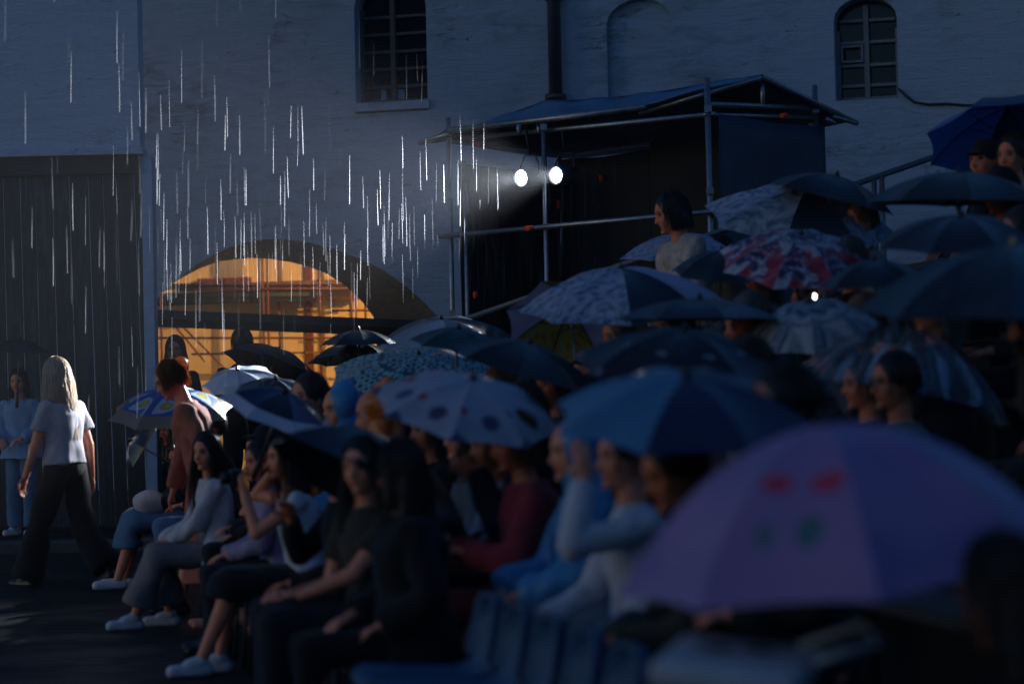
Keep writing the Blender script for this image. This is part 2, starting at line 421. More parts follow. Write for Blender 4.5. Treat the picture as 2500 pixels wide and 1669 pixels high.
# ------------------------------------------------------------------ yard behind the gate
FD = 8.0
def fpt(dx, dy, depth=FD): u, z = wxy(dx, dy, depth); return u, z
M_OCHRE = mat('ochre_plaster', (.66, .45, .25), .85, .12, 2.5, .25, dist=.01)
M_RUST = mat('rusty_scaffold_paint', (.13, .035, .018), .55, .35, 12, .2)
M_DECK = mat('scaffold_deck_board', (.10, .06, .04), .7, .4, 6, .3)
fb = empty('yard_building', wpt(0, .45, FD), 0, 'ochre plastered building lit orange behind the arched gateway', 'building'); finv = Matrix.Translation(-fb.location)
def flink(name, geo, m, parent=None, smooth=False):
    o = geo.obj(name, m, smooth=smooth); o.parent = parent or fb
    if parent is None: o.matrix_parent_inverse = finv
    return o
u0, z0 = fpt(300, 1000); u1, z1 = fpt(1100, 400)
q = Geo(); q.box((u0 - 3, -FD - .3, .3), (u1 + 3, -FD, 8), Mw); flink('wall_face', q, M_OCHRE)
# sagging canvas band and clapboard strip in the lower part of the facade
M_BOARD = mat('ochre_clapboard', (.58, .36, .12), .8, .2, 3, .2, stretch=(1, 1, 6))
ca, cz = fpt(300, 705, FD - .06)[1], fpt(300, 755, FD - .06)[1]
n = 7
for k in range(n):
    za = cz + (ca - cz) * k / n; zb2 = cz + (ca - cz) * (k + 1) / n; q = Geo()
    q.box((u0, -FD + .004, za + .003), (fpt(735, 700)[0], -FD + .03 + .006 * (k % 2), zb2 - .003), Mw); flink('clapboard', q, M_BOARD)
# dark window recess above
ua, za = fpt(497, 636); ub, zb3 = fpt(560, 596)
q = Geo(); q.box((ua, -FD - .001, za), (ub, -FD + .02, zb3 + .25), Mw); wr = flink('window', q, mat('greyed_curtain', (.32, .25, .22), .8, .35, 5, .2, stretch=(6, 1, .5)))
q = Geo(); q.box((ua - .25, -FD + .021, za - .12), (ub + .12, -FD + .16, za - .02), Mw); flink('sill', q, M_RUST, wr)
ua, _ = fpt(703, 600); ub, _ = fpt(716, 600); q = Geo(); q.box((ua, -FD + .002, .4), (ub, -FD + .09, 6), Mw); flink('down_pipe', q, M_RUST)
sc = empty('yard_scaffold', wpt(0, .45, FD - 1.2), 0, 'rust red scaffold of tubes and decks in front of the orange building', 'scaffold'); sinv = Matrix.Translation(-sc.location)
def slink(name, geo, m): o = geo.obj(name, m); o.parent = sc; o.matrix_parent_inverse = sinv; return o
SD = FD - 1.1
def sp(dx, dy, dd=SD): u, z = wxy(dx, dy, dd); return wpt(u, z, dd)
for (xa, dd) in ((369, SD), (604, SD), (615, SD - .02), (640, SD + .6), (735, SD), (806, SD), (816, SD - .02), (838, SD + .5)):
    p = sp(xa, 700, dd); q = Geo(); q.tube((p.x, p.y, .4), (p.x, p.y, 6.2), .017); slink('standard_tube', q, M_RUST)
for (y0, y1, xa, xb, dd) in ((653, 649, 365, 840, SD), (663, 661, 365, 860, SD - .06), (684, 683, 700, 900, SD), (775, 775, 350, 1000, SD), (812, 808, 440, 760, SD + .5), (712, 712, 760, 900, SD + .1), (735, 733, 770, 940, SD + .05)):
    q = Geo(); q.tube(sp(xa, y0, dd), sp(xb, y1, dd), .017); slink('ledger_tube', q, M_RUST)
for a, b2 in (((410, 740), (570, 900)), ((395, 740), (470, 830)), ((860, 660), (930, 740)), ((800, 660), (880, 720))):
    q = Geo(); q.tube(sp(*a), sp(*b2), .014); slink('brace_tube', q, M_RUST)
for k in range(4):
    dd = SD + .05 + k * .24; pa, pb = sp(352, 657, SD), sp(842, 656, SD); off = -WN * (dd - SD)
    q = Geo(); za = pa.z - .03
    ua = (pa - W0).dot(WU); ub = (pb - W0).dot(WU)
    q.box((ua, -dd - .22, za), (ub, -dd, za + .04), Mw); slink('deck_board', q, M_DECK)
# dark board added under the deck in place of its shadow band
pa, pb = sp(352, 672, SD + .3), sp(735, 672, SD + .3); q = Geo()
q.box(((pa - W0).dot(WU), -(SD + .34), pa.z - .20), ((pb - W0).dot(WU), -(SD + .25), pa.z - .02), Mw); slink('deck_shade_board', q, M_DARKWOOD)
# lamp on a bracket behind the wall lights that yard
lamp_p = wpt(2.15, 4.75, 2.6)
yl = empty('yard_lamp', lamp_p, 0, 'sodium lamp on wall bracket lighting the yard behind the gate', 'lamp')
q = Geo(); q.ellipsoid((0, 0, .05), Vector((.16, 0, 0)), Vector((0, .16, 0)), Vector((0, 0, .1))); q.obj('shade', M_BLACK, yl)
q = Geo(); q.ellipsoid((0, 0, -.03), Vector((.07, 0, 0)), Vector((0, .07, 0)), Vector((0, 0, .09))); q.obj('bulb', emit('sodium_bulb', (1, .5, .12), 30), yl)
q = Geo(); q.path([Vector((0, 0, .14)), Vector((0, 0, .3)), tuple(WN * .45 + Vector((0, 0, .3))), tuple(WN * .9 + Vector((0, 0, .3)))], .02); q.obj('bracket', M_BLACK, yl)
L = bpy.data.lights.new('yard_lamp_light', 'POINT'); L.energy = 1350; L.color = (1, .57, .17); L.shadow_soft_size = .05
o = bpy.data.objects.new('light', L); COL.objects.link(o); o.parent = yl; o.location = (0, 0, -.16)

# ------------------------------------------------------------------ scaffold lighting tower
pA = Vector((-.551, 22.6, 0)); AC = Vector((.7326, -.6807, 0)); BK = Vector((.6807, .7326, 0)); TW = 1.557
PB = pA + AC * 1.2; PC = pA + AC * 3.085; PD = PC + BK * TW; PE = PB + BK * TW; PF = pA + BK * TW
tw = empty('lighting_tower', pA + AC*1.5 + BK*.78 + Vector((0,0,.2)), 0, 'scaffold tube tower with blue tarpaulin roof and black cloth walls', 'tower'); tinv = Matrix.Translation(-tw.location)
def tl(name, geo, m, parent=None, smooth=True):
    o = geo.obj(name, m, smooth=smooth); o.parent = parent or tw; o.matrix_parent_inverse = tinv; return o
def zof(dx, dy, P):           # height where the pixel ray passes over plan point P
    return at(dx, dy, P.y).z
def V(p, z): return Vector((p.x, p.y, z))
zr = 2.95; zA, zB, zC, zD = zof(1036, 300, pA), zof(1256, 276, PB), zof(1637, 245, PC), zof(1886, 252, PD)
zridge = 4.14; ridC = PC + BK * (TW*.5); ridA = pA + BK * (TW*.5)
def post(P, ztop, r=.024):
    q = Geo(); q.tube(V(P, ground_z(P.y) - .02), V(P, ztop), r, n=12); return tl('post', q, M_STEEL)
post(pA, zof(1033, 270, pA)); post(pA + AC*.10 + BK*.1, 3.62); post(PB, zof(1255, 285, PB)); post(PC, zof(1634, 178, PC), .027)
post(PD, zof(1881, 195, PD)); post(PE, zof(1498, 286, PE), .02); post(PF, 3.75, .022)
def tube(name, a, b, r=.024, m=M_STEEL): q = Geo(); q.tube(a, b, r, n=12); return tl(name, q, m)
o3 = BK * -.05
tube('mid_rail', V(pA + o3 - AC*.1, zof(1045, 541, pA)), V(PC + o3 + AC*.12, zof(1641, 487, PC)))
tube('lower_rail', V(pA + o3, 1.2), V(PC + o3, 1.2)); tube('end_rail', V(PC + AC*.05, 2.9), V(PD + AC*.05, 2.9)); tube('back_rail', V(PF, 2.95), V(PD, 2.95))
# eave tubes and verge tubes carrying the tarpaulin
e0 = at(1030, 300, pA.y - .12); e1 = at(1480, 246, (PB.y + PC.y)/2 - .05); tube('eave_tube', e0, e1, .03)
e2 = at(1466, 259, PC.y + .72); e3 = at(1748, 178, ridC.y - .1); tube('verge_tube', e2, e3, .026)
e4 = at(1966, 282, PD.y + .25); tube('verge_tube', e3 + Vector((.0, .02, .012)), e4, .022)
e5 = at(962, 328, pA.y + .35); tube('verge_tube', e5, at(1035, 306, pA.y - .06), .026)
tube('roof_ledger', at(1060, 318, pA.y + .02), at(1640, 262, PC.y - .02), .022); tube('roof_ledger', at(1050, 326, pA.y + .1), at(1300, 318, PF.y), .022)
tube('roof_ledger', V(PC, zC + .02), V(PD, zD + .02), .024); tube('roof_ledger', V(PC, zC - .07) + o3, V(PD, zD - .07) + o3, .018)
tube('king_post', V(ridC, zC + .04), V(ridC, zridge - .02), .022); tube('king_post', V(ridC - AC*.6, zC), V(ridC - AC*.6, zridge - .03), .018)
tube('roof_ledger', V(pA, zA - .1), V(PF, zA - .1), .022); tube('back_rail', V(PF, 3.78), V(PD, 3.78), .02)
for x in (1190, 1236): tube('roof_stub', at(x, 285, PB.y + .1), at(x, 306, PB.y + .1), .024)
tube('roof_stub', at(1912, 268, PD.y), at(1966, 284, PD.y + .2), .02); tube('roof_stub', at(1895, 272, PD.y - .1), at(1915, 284, PD.y - .05), .02)
# braces
tube('brace', V(pA + BK*.2 + AC*.05, .5), V(pA + BK*.2 + AC*1.25, 2.3), .017); tube('brace', V(PF + AC*.3, 3.35), V(PF + AC*1.35, 2.1), .017)
tube('brace', V(PE + AC*.15, 3.55), V(PD - AC*.2, 2.25), .02); tube('brace', at(1290, 420, PE.y + .6), at(1285, 650, PE.y + .6), .016)
# couplers
for P, z in ((pA, zof(1040, 541, pA)), (PB, zof(1258, 520, PB)), (PC, zof(1640, 487, PC)), (PB, zof(1256, 292, PB)), (PC, zof(1636, 250, PC)), (PD, zof(1885, 252, PD)), (pA, 3.3), (pA, 2.2), (PB, 2.2), (PC, 3.1)):
    q = Geo(); q.box((-.03, -.04, -.028), (.03, .032, .028), Matrix.Translation(V(P, z))); tl('coupler', q, M_STEEL, smooth=False)
# red tape marks
for (x, y, Y, vert, w) in ((1214, 524, PB.y - .18, 0, .06), (1091, 676, pA.y - .1, 1, .05), (1283, 469, PE.y + .55, 1, .07), (1380, 408, PE.y + .3, 1, .05), (1100, 331, pA.y - .03, 0, .04), (1798, 266, PC.y + .3, 0, .05)):
    c = at(x, y, Y); ax = Vector((0, 0, 1)) if vert else AC; q = Geo(); q.tube(c - ax*w*.6, c + ax*w*.6, .0255, n=10); tl('tape_mark', q, M_RED)
# roof tarpaulin: sheet from eave to ridge with sag, thickness 4 mm
def sheet(name, rows, m, parent=None, thick=.004, fn=None, nu=28, nv=10):
    """rows: list of polylines of equal length, bilinear resampled"""
    q = Geo(); rows = [[Vector(p) for p in r] for r in rows]
    def smp(r, t): 
        x = t * (len(r) - 1); i = min(int(x), len(r) - 2); return r[i].lerp(r[i+1], x - i)
    for j in range(nv + 1):
        for i in range(nu + 1):
            col = [smp(r, i/nu) for r in rows]; p = smp(col, j/nv)
            if fn: p = p + fn(i/nu, j/nv)
            q.v.append(tuple(p))
    for j in range(nv):
        for i in range(nu): a = j*(nu+1)+i; q.f.append((a, a+1, a+nu+2, a+nu+1))
    me = q.mesh(name); bm = bmesh.new(); bm.from_mesh(me); bmesh.ops.recalc_face_normals(bm, faces=bm.faces); bmesh.ops.solidify(bm, geom=bm.faces[:], thickness=thick); bm.to_mesh(me); bm.free()
    me.polygons.foreach_set('use_smooth', [True]*len(me.polygons)); o = link(name, me, m); o.parent = parent or tw; o.matrix_parent_inverse = tinv; return o
up = Vector((0, 0, .026))
front = [e5 + up*.3, e0 + up, e0.lerp(e1, .35) + up, e0.lerp(e1, .7) + up, e1 + up, e3 + up]
ridge = [at(1010, 318, ridA.y - .35), at(1120, 277, ridA.y), at(1245, 233, ridA.y - .1), at(1380, 226, 22.3), at(1500, 212, 21.9), e3 + up * 1.05]
ridge = ridge[:-1] + [e3 + up*1.05]
sheet('roof_tarpaulin', [front, ridge], M_TARP, fn=lambda u, v: Vector((0, 0, -.035 * math.sin(math.pi*v) * (1 + .5*math.sin(u*23)) + .012*math.sin(u*37 + v*5))))
back = [V(PF, 3.75) + BK*.2, V(PF + AC*.6, 3.75) + BK*.2, V(PE, 3.72) + BK*.2, V(PE + AC*.7, 3.72) + BK*.2, V(PD - AC*.5, 3.74) + BK*.2, e4 + up]
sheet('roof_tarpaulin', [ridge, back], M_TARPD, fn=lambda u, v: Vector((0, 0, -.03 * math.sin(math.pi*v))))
def hang(name, P, Q, z0, z1, m, amp=.02, nfold=9, fn=None):
    f = fn or (lambda u, v: ((BK if abs((Q-P).normalized().dot(AC)) > .7 else AC) * (amp * math.sin(u*nfold*2.2 + v*1.5) * (.3 + .7*v) + .6*amp*math.sin(u*31 - v*6)*v)))
    return sheet(name, [[V(P, z1), V(P.lerp(Q, .5), z1 - .02), V(Q, z1)], [V(P, z0), V(P.lerp(Q, .5), z0), V(Q, z0)]], m, fn=f, nu=36, nv=20)
hang('end_cloth', pA + BK*.06 + AC*.06, PF + AC*.06, .3, 3.60, M_BLACKCLOTH); hang('back_cloth', PF - BK*.06 + AC*.06, PE - BK*.06, .3, 3.72, M_BLACKCLOTH); hang('back_cloth', PE - BK*.06, PD - BK*.05 - AC*.05, .3, 3.8, M_BLACKCLOTH)
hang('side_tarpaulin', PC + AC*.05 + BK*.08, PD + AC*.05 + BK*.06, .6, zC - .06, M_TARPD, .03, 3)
for k in range(7):       # grommets with ties along the cloth edge
    z = 3.2 - k*.42; c = V(pA + BK*.12 + AC*.03, z); q = Geo(); q.tube(c - AC*.006, c + AC*.0, .016, n=8); tl('grommet', q, M_STEEL)
for k in range(5):
    c = V(pA.lerp(PF, .15 + k*.19) + AC*.03, 3.52); q = Geo(); q.tube(c - AC*.006, c, .015, n=8); tl('grommet', q, M_STEEL)
# ------------------------------------------------------------------ lit spotlights
M_LENS = emit('spot_lens', (.86, .92, 1.0), 26)
AIM = Vector((-4.0, 16.4, 2.6))
def spot(c, label, power, aim):
    d = (aim - c).normalized(); root = empty('stage_spotlight', c, 0, label, 'spotlight', 'lit spotlights in the tower')
    rot = d.to_track_quat('-Z', 'Y').to_matrix().to_4x4()
    root.rotation_euler = rot.to_euler()
    q = Geo(); q.loft([(Vector((0,0,.26)), Vector((.05,0,0)), Vector((0,.05,0))), (Vector((0,0,.24)), Vector((.085,0,0)), Vector((0,.085,0))), (Vector((0,0,.0)), Vector((.088,0,0)), Vector((0,.088,0)))], 24, False)
    q.loft([(Vector((0,0,.0)), Vector((.088,0,0)), Vector((0,.088,0))), (Vector((0,0,-.045)), Vector((.09,0,0)), Vector((0,.09,0))), (Vector((0,0,-.045)), Vector((.074,0,0)), Vector((0,.074,0))), (Vector((0,0,.01)), Vector((.070,0,0)), Vector((0,.070,0)))], 24, False)
    q.f.append(tuple(range(23, -1, -1))); q.obj('can', mat('can_rim_metal', (.35, .35, .37), .35, .2, metal=.7), root)
    q = Geo(); q.ellipsoid((0, 0, .004), Vector((.068, 0, 0)), Vector((0, .068, 0)), Vector((0, 0, .012)), 24, 8); q.obj('lens', M_LENS, root)
    q = Geo(); q.path([Vector((-.1, 0, .1)), Vector((-.105, .1, .12)), Vector((-.06, .2, .14)), Vector((.06, .2, .14)), Vector((.105, .1, .12)), Vector((.1, 0, .1))], .008, 6); q.obj('yoke', M_BLACK, root)
    q = Geo(); q.path([Vector((0, .2, .14)), Vector((0, .3, .12)), Vector((.0, .5, .1))], .012, 6); q.obj('clamp', M_BLACK, root)
    L = bpy.data.lights.new('spot_light', 'SPOT'); L.energy = power; L.spot_size = R(48); L.spot_blend = 1.0; L.color = (.9, .94, 1); L.shadow_soft_size = .05
    o = bpy.data.objects.new('light', L); COL.objects.link(o); o.parent = root; o.location = (0, 0, -.07)
spot(at(1200, 408, 21.95), 'lit round spotlight nearer the left post of the tower', 10000, AIM)
spot(at(1280, 402, 21.75), 'lit round spotlight right of the tower\'s middle post', 10000, AIM + Vector((.3, -.3, .2)))

# ------------------------------------------------------------------ seating stand
ROW_U = Vector((.204, -.979, 0)); ROW_N = Vector((.979, .204, 0)); HIP0 = Vector((-1.76, 14.9, 0)); PIT = .8
ZR = [0, .05, .2, .5, .85, 1.2, 1.55, 1.9, 2.25, 2.6]
FACE = math.atan2(-.979, .204)          # yaw that turns local -Y to the stage
def off_of(p): return (Vector((p.x, p.y, 0)) - HIP0).dot(ROW_N)
M_TIER = mat('dark_stand_boards', (.025, .024, .023), .6, .4, 5, .3); M_BENCH = mat('bench_plank', (.06, .045, .035), .6, .35, 5, .3, stretch=(6, 1, 1))
st = empty('seating_stand', HIP0 + ROW_N*3, 0, 'stepped seating stand with plank benches rising to the right', 'stand'); stinv = Matrix.Translation(-st.location)
Mr = Matrix.Identity(4)
for i in range(3): Mr[i][0] = ROW_N[i]; Mr[i][1] = -ROW_U[i]; Mr[i][2] = (0,0,1)[i]; Mr[i][3] = HIP0[i]
for r in range(1, 10):
    q = Geo(); q.box((r*PIT - .52, -13, -.02), (r*PIT - .52 + PIT - .003 if r < 9 else r*PIT + .6, 3.6, ZR[r])  , Mr); o = q.obj('tier', M_TIER, smooth=False); o.parent = st; o.matrix_parent_inverse = stinv
    q = Geo(); q.box((r*PIT - .14, -12.8, ZR[r] + .39), (r*PIT + .20, 3.5, ZR[r] + .43), Mr)
    for k in range(9): q.box((r*PIT - .1, -12.6 + k*2, ZR[r] - .01), (r*PIT + .16, -12.55 + k*2, ZR[r] + .392), Mr)
    o = link('bench', q.mesh('bench', False), M_BENCH); o.parent = st; o.matrix_parent_inverse = stinv
# stair rail at the far end
rl = empty('stair_rail', at(1130, 900, 19), 0, 'sloping grey metal stair rail beyond the far end of the stand', 'railing'); rinv = Matrix.Translation(-rl.location)
ra, rb_ = at(1040, 742, 19.2), at(2230, 330, 18.6)
def rlink(name, q, m=M_STEEL): o = q.obj(name, m); o.parent = rl; o.matrix_parent_inverse = rinv
q = Geo(); q.tube(ra, rb_, .024, n=12); rlink('handrail', q, mat('rail_paint', (.12, .13, .14), .45, .2, 8, .1, .4))
for t in (.0, .42, .815, .83):
    p = ra.lerp(rb_, t); q = Geo(); q.tube((p.x, p.y, max(.1, p.z - 2.0)), (p.x, p.y, p.z), .022, n=10); rlink('post', q, mat('rail_paint', (.12, .13, .14)))

# ------------------------------------------------------------------ blue seats in the first row
M_SEAT = mat('blue_seat_plastic', (.014, .065, .15), .45, .15, 6, .08)
def seat_mesh():
    prof = [(-.24, .405), (-.2, .43), (-.05, .42), (.1, .41), (.16, .43), (.19, .49), (.21, .58), (.225, .665), (.227, .68)]   # y forward is -Y
    q = Geo(); n = 9
    for i, (y, z) in enumerate(prof):
        t = i / (len(prof) - 1); w = .185 if t < .45 else .185 * (1 - .18*(t - .45)/.55 - .32*max(0, (t - .6)/.4)**2.5)
        for k in range(n):
            s = -1 + 2*k/(n-1); e = abs(s)**3
            q.v.append((s*w, y - (e*.05 if t > .5 else 0), z + (e*.035 if t <= .5 else 0)))
    for i in range(len(prof)-1):
        for k in range(n-1): a = i*n+k; q.f.append((a, a+1, a+n+1, a+n))
    me = q.mesh('seat_shell'); bm = bmesh.new(); bm.from_mesh(me); bmesh.ops.solidify(bm, geom=bm.faces[:], thickness=.012); bm.to_mesh(me); bm.free()
    me.polygons.foreach_set('use_smooth', [True]*len(me.polygons)); return me
SEATM = seat_mesh()
q = Geo()
for sx in (-.16, .16): q.path([Vector((sx, -.17, 0)), Vector((sx, -.15, .40)), Vector((sx, .12, .40)), Vector((sx, .17, 0))], .012, 6)
q.tube((-.16, .0, .385), (.16, 0, .385), .01, n=6); SEATL = q.mesh('seat_frame')
seat_t = []
def place_seat(t, label):
    p = HIP0 + ROW_U * t; r = empty('stadium_seat', p, FACE, label, 'seat', 'blue plastic seats of the front row')
    link('shell', SEATM, M_SEAT, r); link('frame', SEATL, M_BLACK, r)
# ------------------------------------------------------------------ umbrellas
def fabric(name, col, rough=.30, trans=.22, var=.18, spec=.5):
    if name in MATS: return MATS[name]
    m = mat(name, col, rough, var, 5, .5, 0, .8, .25, dist=.02); t = NT(m); p = t.n['Principled BSDF']; return thin(m, t, p, trans)
def thin(m, t, p, trans):
    tr = t.new('ShaderNodeBsdfTranslucent'); mx = t.new('ShaderNodeMixShader'); mx.inputs[0].default_value = trans
    src = p.inputs['Base Color'].links
    if src: t.link(src[0].from_socket, tr.inputs[0])
    else: tr.inputs[0].default_value = p.inputs['Base Color'].default_value
    out = t.n['Material Output']; t.link(p.outputs[0], mx.inputs[1]); t.link(tr.outputs[0], mx.inputs[2]); t.link(mx.outputs[0], out.inputs[0]); return m
def pattern(name, build, rough=.32, trans=.2):
    if name in MATS: return MATS[name]
    m, t, p, tc = base(name); c = build(t, tc.outputs['Object']); t.link(c, p.inputs['Base Color']); p.inputs['Roughness'].default_value = rough
    thin(m, t, p, trans); MATS[name] = m; return m
def voro(t, v, scale, feature='F1', rnd=1.0):
    x = t.new('ShaderNodeTexVoronoi', feature=feature); x.inputs['Scale'].default_value = scale; x.inputs['Randomness'].default_value = rnd; t.link(v, x.inputs['Vector']); return x
def p_scales(t, v):
    w = voro(t, t.mapping(v, (1, 1, .3)), 19, 'F1', .35)
    return t.ramp(w.outputs['Distance'], [(.0, (.02, .06, .08)), (.28, (.035, .10, .12)), (.36, (.30, .50, .52)), (.5, (.36, .56, .58)), (.62, (.05, .12, .14))])
def p_hearts(t, v):
    w = voro(t, v, 6.5, 'SMOOTH_F1', .9)
    B = [(.0, (.7, .12, .03)), (.16, (.75, .35, .03)), (.26, (.25, .35, .06)), (.34, (.35, .42, .6)), (.42, (.03, .09, .35)), (.56, (.02, .05, .22)), (.62, (.55, .04, .10)), (.74, (.06, .03, .2)), (.85, (.04, .2, .5))]
    return t.ramp(w.outputs['Distance'], B, 'CONSTANT')
def p_floral(t, v):
    w = voro(t, v, 7.5); n = t.noise(v, 9, 4, .6, 1.5)
    c = t.ramp(n, [(.38, (.03, .03, .07)), (.47, (.10, .09, .18)), (.55, (.48, .44, .52)), (.66, (.62, .6, .64)), (.74, (.05, .12, .12))])
    c = t.mix(t.ramp(t.noise(v, 5, 3, .5, 1), [(.54, (0,)*3), (.60, (.85,)*3)]), c, (.42, .02, .04))
    return t.mix(t.ramp(w.outputs['Distance'], [(.2, (1,)*3), (.3, (0,)*3)]), c, (.72, .035, .03))
def p_letters(t, v):
    w = voro(t, t.mapping(v, (1, 1, .5)), 11, 'F1', .6); n = t.noise(v, 26, 2, .5, 2)
    f = t.math('MULTIPLY', t.ramp(w.outputs['Distance'], [(.2, (1,)*3), (.3, (0,)*3)]), t.ramp(n, [(.5, (0,)*3), (.54, (1,)*3)]))
    return t.mix(f, (.02, .022, .03), (.30, .36, .42))
def p_print(t, v):
    w = voro(t, v, 5.2, 'F1', .55); n = t.noise(v, 4, 3)
    c = t.mix(t.ramp(n, [(.52, (0,)*3), (.58, (1,)*3)]), (.50, .50, .58), (.42, .42, .50))
    c = t.mix(t.ramp(w.outputs['Distance'], [(.30, (0,)*3), (.33, (1,)*3), (.42, (1,)*3), (.45, (0,)*3)]), c, (.09, .08, .16))
    c = t.mix(t.ramp(w.outputs['Distance'], [(.14, (1,)*3), (.2, (0,)*3)]), c, (.6, .32, .08))
    w2 = voro(t, t.mapping(v, loc=(.3, .2, 0)), 5.0, 'F1', .7); return t.mix(t.ramp(w2.outputs['Distance'], [(.11, (1,)*3), (.15, (0,)*3)]), c, (.55, .06, .10))
def p_purple(t, v):
    c = t.ramp(t.noise(v, 2.5, 3), [(.35, (.38, .23, .47)), (.65, (.50, .29, .52))]); s = t.new('ShaderNodeSeparateXYZ'); t.link(v, s.inputs[0])
    nz = t.math('MULTIPLY', t.math('SUBTRACT', t.noise(v, 12, 2), .5), .35)
    def spot(x, y, a, b, col):
        dx = t.math('DIVIDE', t.math('SUBTRACT', s.outputs[0], x), a); dy = t.math('DIVIDE', t.math('SUBTRACT', s.outputs[1], y), b)
        d = t.math('ADD', t.math('SQRT', t.math('ADD', t.math('MULTIPLY', dx, dx), t.math('MULTIPLY', dy, dy))), nz)
        return t.mix(t.ramp(d, [(.85, (.95,)*3), (1.1, (0,)*3)]), c, col)
    c = spot(.24, .055, .025, .04, (.85, .05, .10)); c = spot(.235, -.05, .022, .035, (.85, .05, .10)); c = spot(.325, .03, .028, .03, (.10, .24, .22)); return spot(.33, -.06, .02, .02, (.14, .26, .24))
def p_wave(a, b, sc=9, c3=None):
    def f(t, v):
        n = t.noise(v, sc, 5, .6, 2.0); st = [(.38, a), (.6, b)]
        if c3: st.append((.75, c3))
        return t.ramp(n, st)
    return f
def p_streak(a, b):
    def f(t, v): return t.ramp(t.noise(t.mapping(v, (1.2, 14, 2)), 5, 4, .6), [(.38, a), (.62, b)])
    return f
def p_flowers(t, v):
    n = t.noise(v, 7, 5, .6, 1.5); return t.ramp(n, [(.3, (.05, .10, .03)), (.42, (.35, .20, .03)), (.52, (.55, .34, .06)), (.6, (.25, .3, .10)), (.7, (.55, .5, .5))])
def clear_mat():
    m, t, p, tc = base('clear_wet_plastic'); n = t.noise(t.mapping(tc.outputs['Object'], (1, 4, 1)), 4, 4, .6, .6)
    p.inputs['Base Color'].default_value = (.35, .45, .55, 1); p.inputs['Roughness'].default_value = .15; p.inputs['Specular IOR Level'].default_value = .8
    tr = t.new('ShaderNodeBsdfTransparent'); mx = t.new('ShaderNodeMixShader'); t.link(t.ramp(n, [(.45, (.12,)*3), (.68, (.8,)*3)]), mx.inputs[0])
    t.link(tr.outputs[0], mx.inputs[1]); t.link(p.outputs[0], mx.inputs[2]); t.link(mx.outputs[0], t.n['Material Output'].inputs[0]); bump(t, p, n, .5, .02); return m
M_CLEAR = clear_mat()
F = {
 'black': fabric('black_nylon', (.007, .008, .009)), 'black2': fabric('charcoal_nylon', (.012, .013, .015)), 'dgreen': fabric('bottle_green_nylon', (.008, .04, .036)),
 'navy': fabric('navy_nylon', (.018, .024, .085)), 'blue': fabric('sky_blue_nylon', (.09, .25, .42)), 'ink': fabric('ink_blue_nylon', (.009, .012, .019)),
 'white': fabric('white_nylon', (.72, .68, .74)), 'lblue': fabric('pale_blue_nylon', (.46, .54, .64)), 'greyb': fabric('grey_blue_nylon', (.22, .28, .36)),
 'slate': fabric('slate_nylon', (.035, .055, .075)), 'olive': fabric('olive_nylon', (.016, .022, .018)), 'plum': fabric('plum_grey_nylon', (.022, .021, .030)),
 'violet': fabric('violet_nylon', (.10, .03, .13)), 'green': fabric('bright_green_nylon', (.03, .30, .12)), 'fgreen': fabric('forest_green_nylon', (.01, .09, .035)),
 'magenta': fabric('magenta_nylon', (.45, .08, .38)), 'pinkp': fabric('pink_violet_nylon', (.85, .2, .46)), 'lilac': fabric('lilac_nylon', (.5, .45, .62)), 'yellow': fabric('lime_nylon', (.35, .38, .05)), 'royal': fabric('royal_blue_nylon', (.03, .14, .5)),
 'scales': pattern('scale_print', p_scales), 'hearts': pattern('rainbow_ring_print', p_hearts), 'floral': pattern('red_floral_print', p_floral), 'letters': pattern('pale_motif_print', p_letters),
 'print': pattern('white_figure_print', p_print), 'purple': pattern('purple_spot_print', p_purple), 'purplep': pattern('plain_purple_nylon', p_wave((.34, .21, .46), (.47, .28, .52), 2.5)), 'marble': pattern('marbled_blue_print', p_wave((.08, .16, .24), (.48, .52, .66))), 
 'leafw': pattern('lavender_leaf_print', p_wave((.12, .2, .3), (.45, .45, .62), 12)), 'silver': pattern('silver_streak_print', p_wave((.06, .12, .18), (.42, .45, .5), 6, (.6, .55, .5))), 'streak': pattern('dark_streak_print', p_streak((.010, .014, .020), (.035, .055, .075))),
 'flowers': pattern('yellow_flower_print', p_flowers), 'clear': M_CLEAR,
}
M_SHAFT = mat('umbrella_shaft_steel', (.15, .15, .16), .35, .1, metal=.7); M_RIB = mat('umbrella_rib', (.02, .02, .022), .4, .1); M_TAN = mat('pale_wood_shaft', (.45, .30, .18), .5, .2)
def prof_z(t, H): return -H * (.12*t + .88*t**2.3)
def panel_mesh(Rr, H, n, mat0, name='canopy_panel', sagk=.05, border=None):
    q = Geo(); NR, NA = 9, 6; a = math.pi / n
    for i in range(NR + 1):
        t = max(.015, i / NR)
        for k in range(NA + 1):
            s = -1 + 2*k/NA; rad = t*Rr
            L_ = Vector((rad*math.cos(a), -rad*math.sin(a))); R_ = Vector((rad*math.cos(a), rad*math.sin(a)))
            c = L_.lerp(R_, (s+1)/2); w = 1 - s*s
            c *= 1 - w * (.055 * t**3)
            q.v.append((c.x, c.y, prof_z(t, H) - w * sagk * Rr * t * (1.25 - t) + w*.02*Rr*t**4))
    for i in range(NR):
        for k in range(NA): b = i*(NA+1)+k; q.f.append((b, b+1, b+NA+2, b+NA+1))
    me = q.mesh(name); me.materials.append(mat0)
    if border:
        me.materials.append(border); me.polygons.foreach_set('material_index', [1 if i // NA >= NR - 2 else 0 for i in range(len(q.f))])
    return me
UMB = []
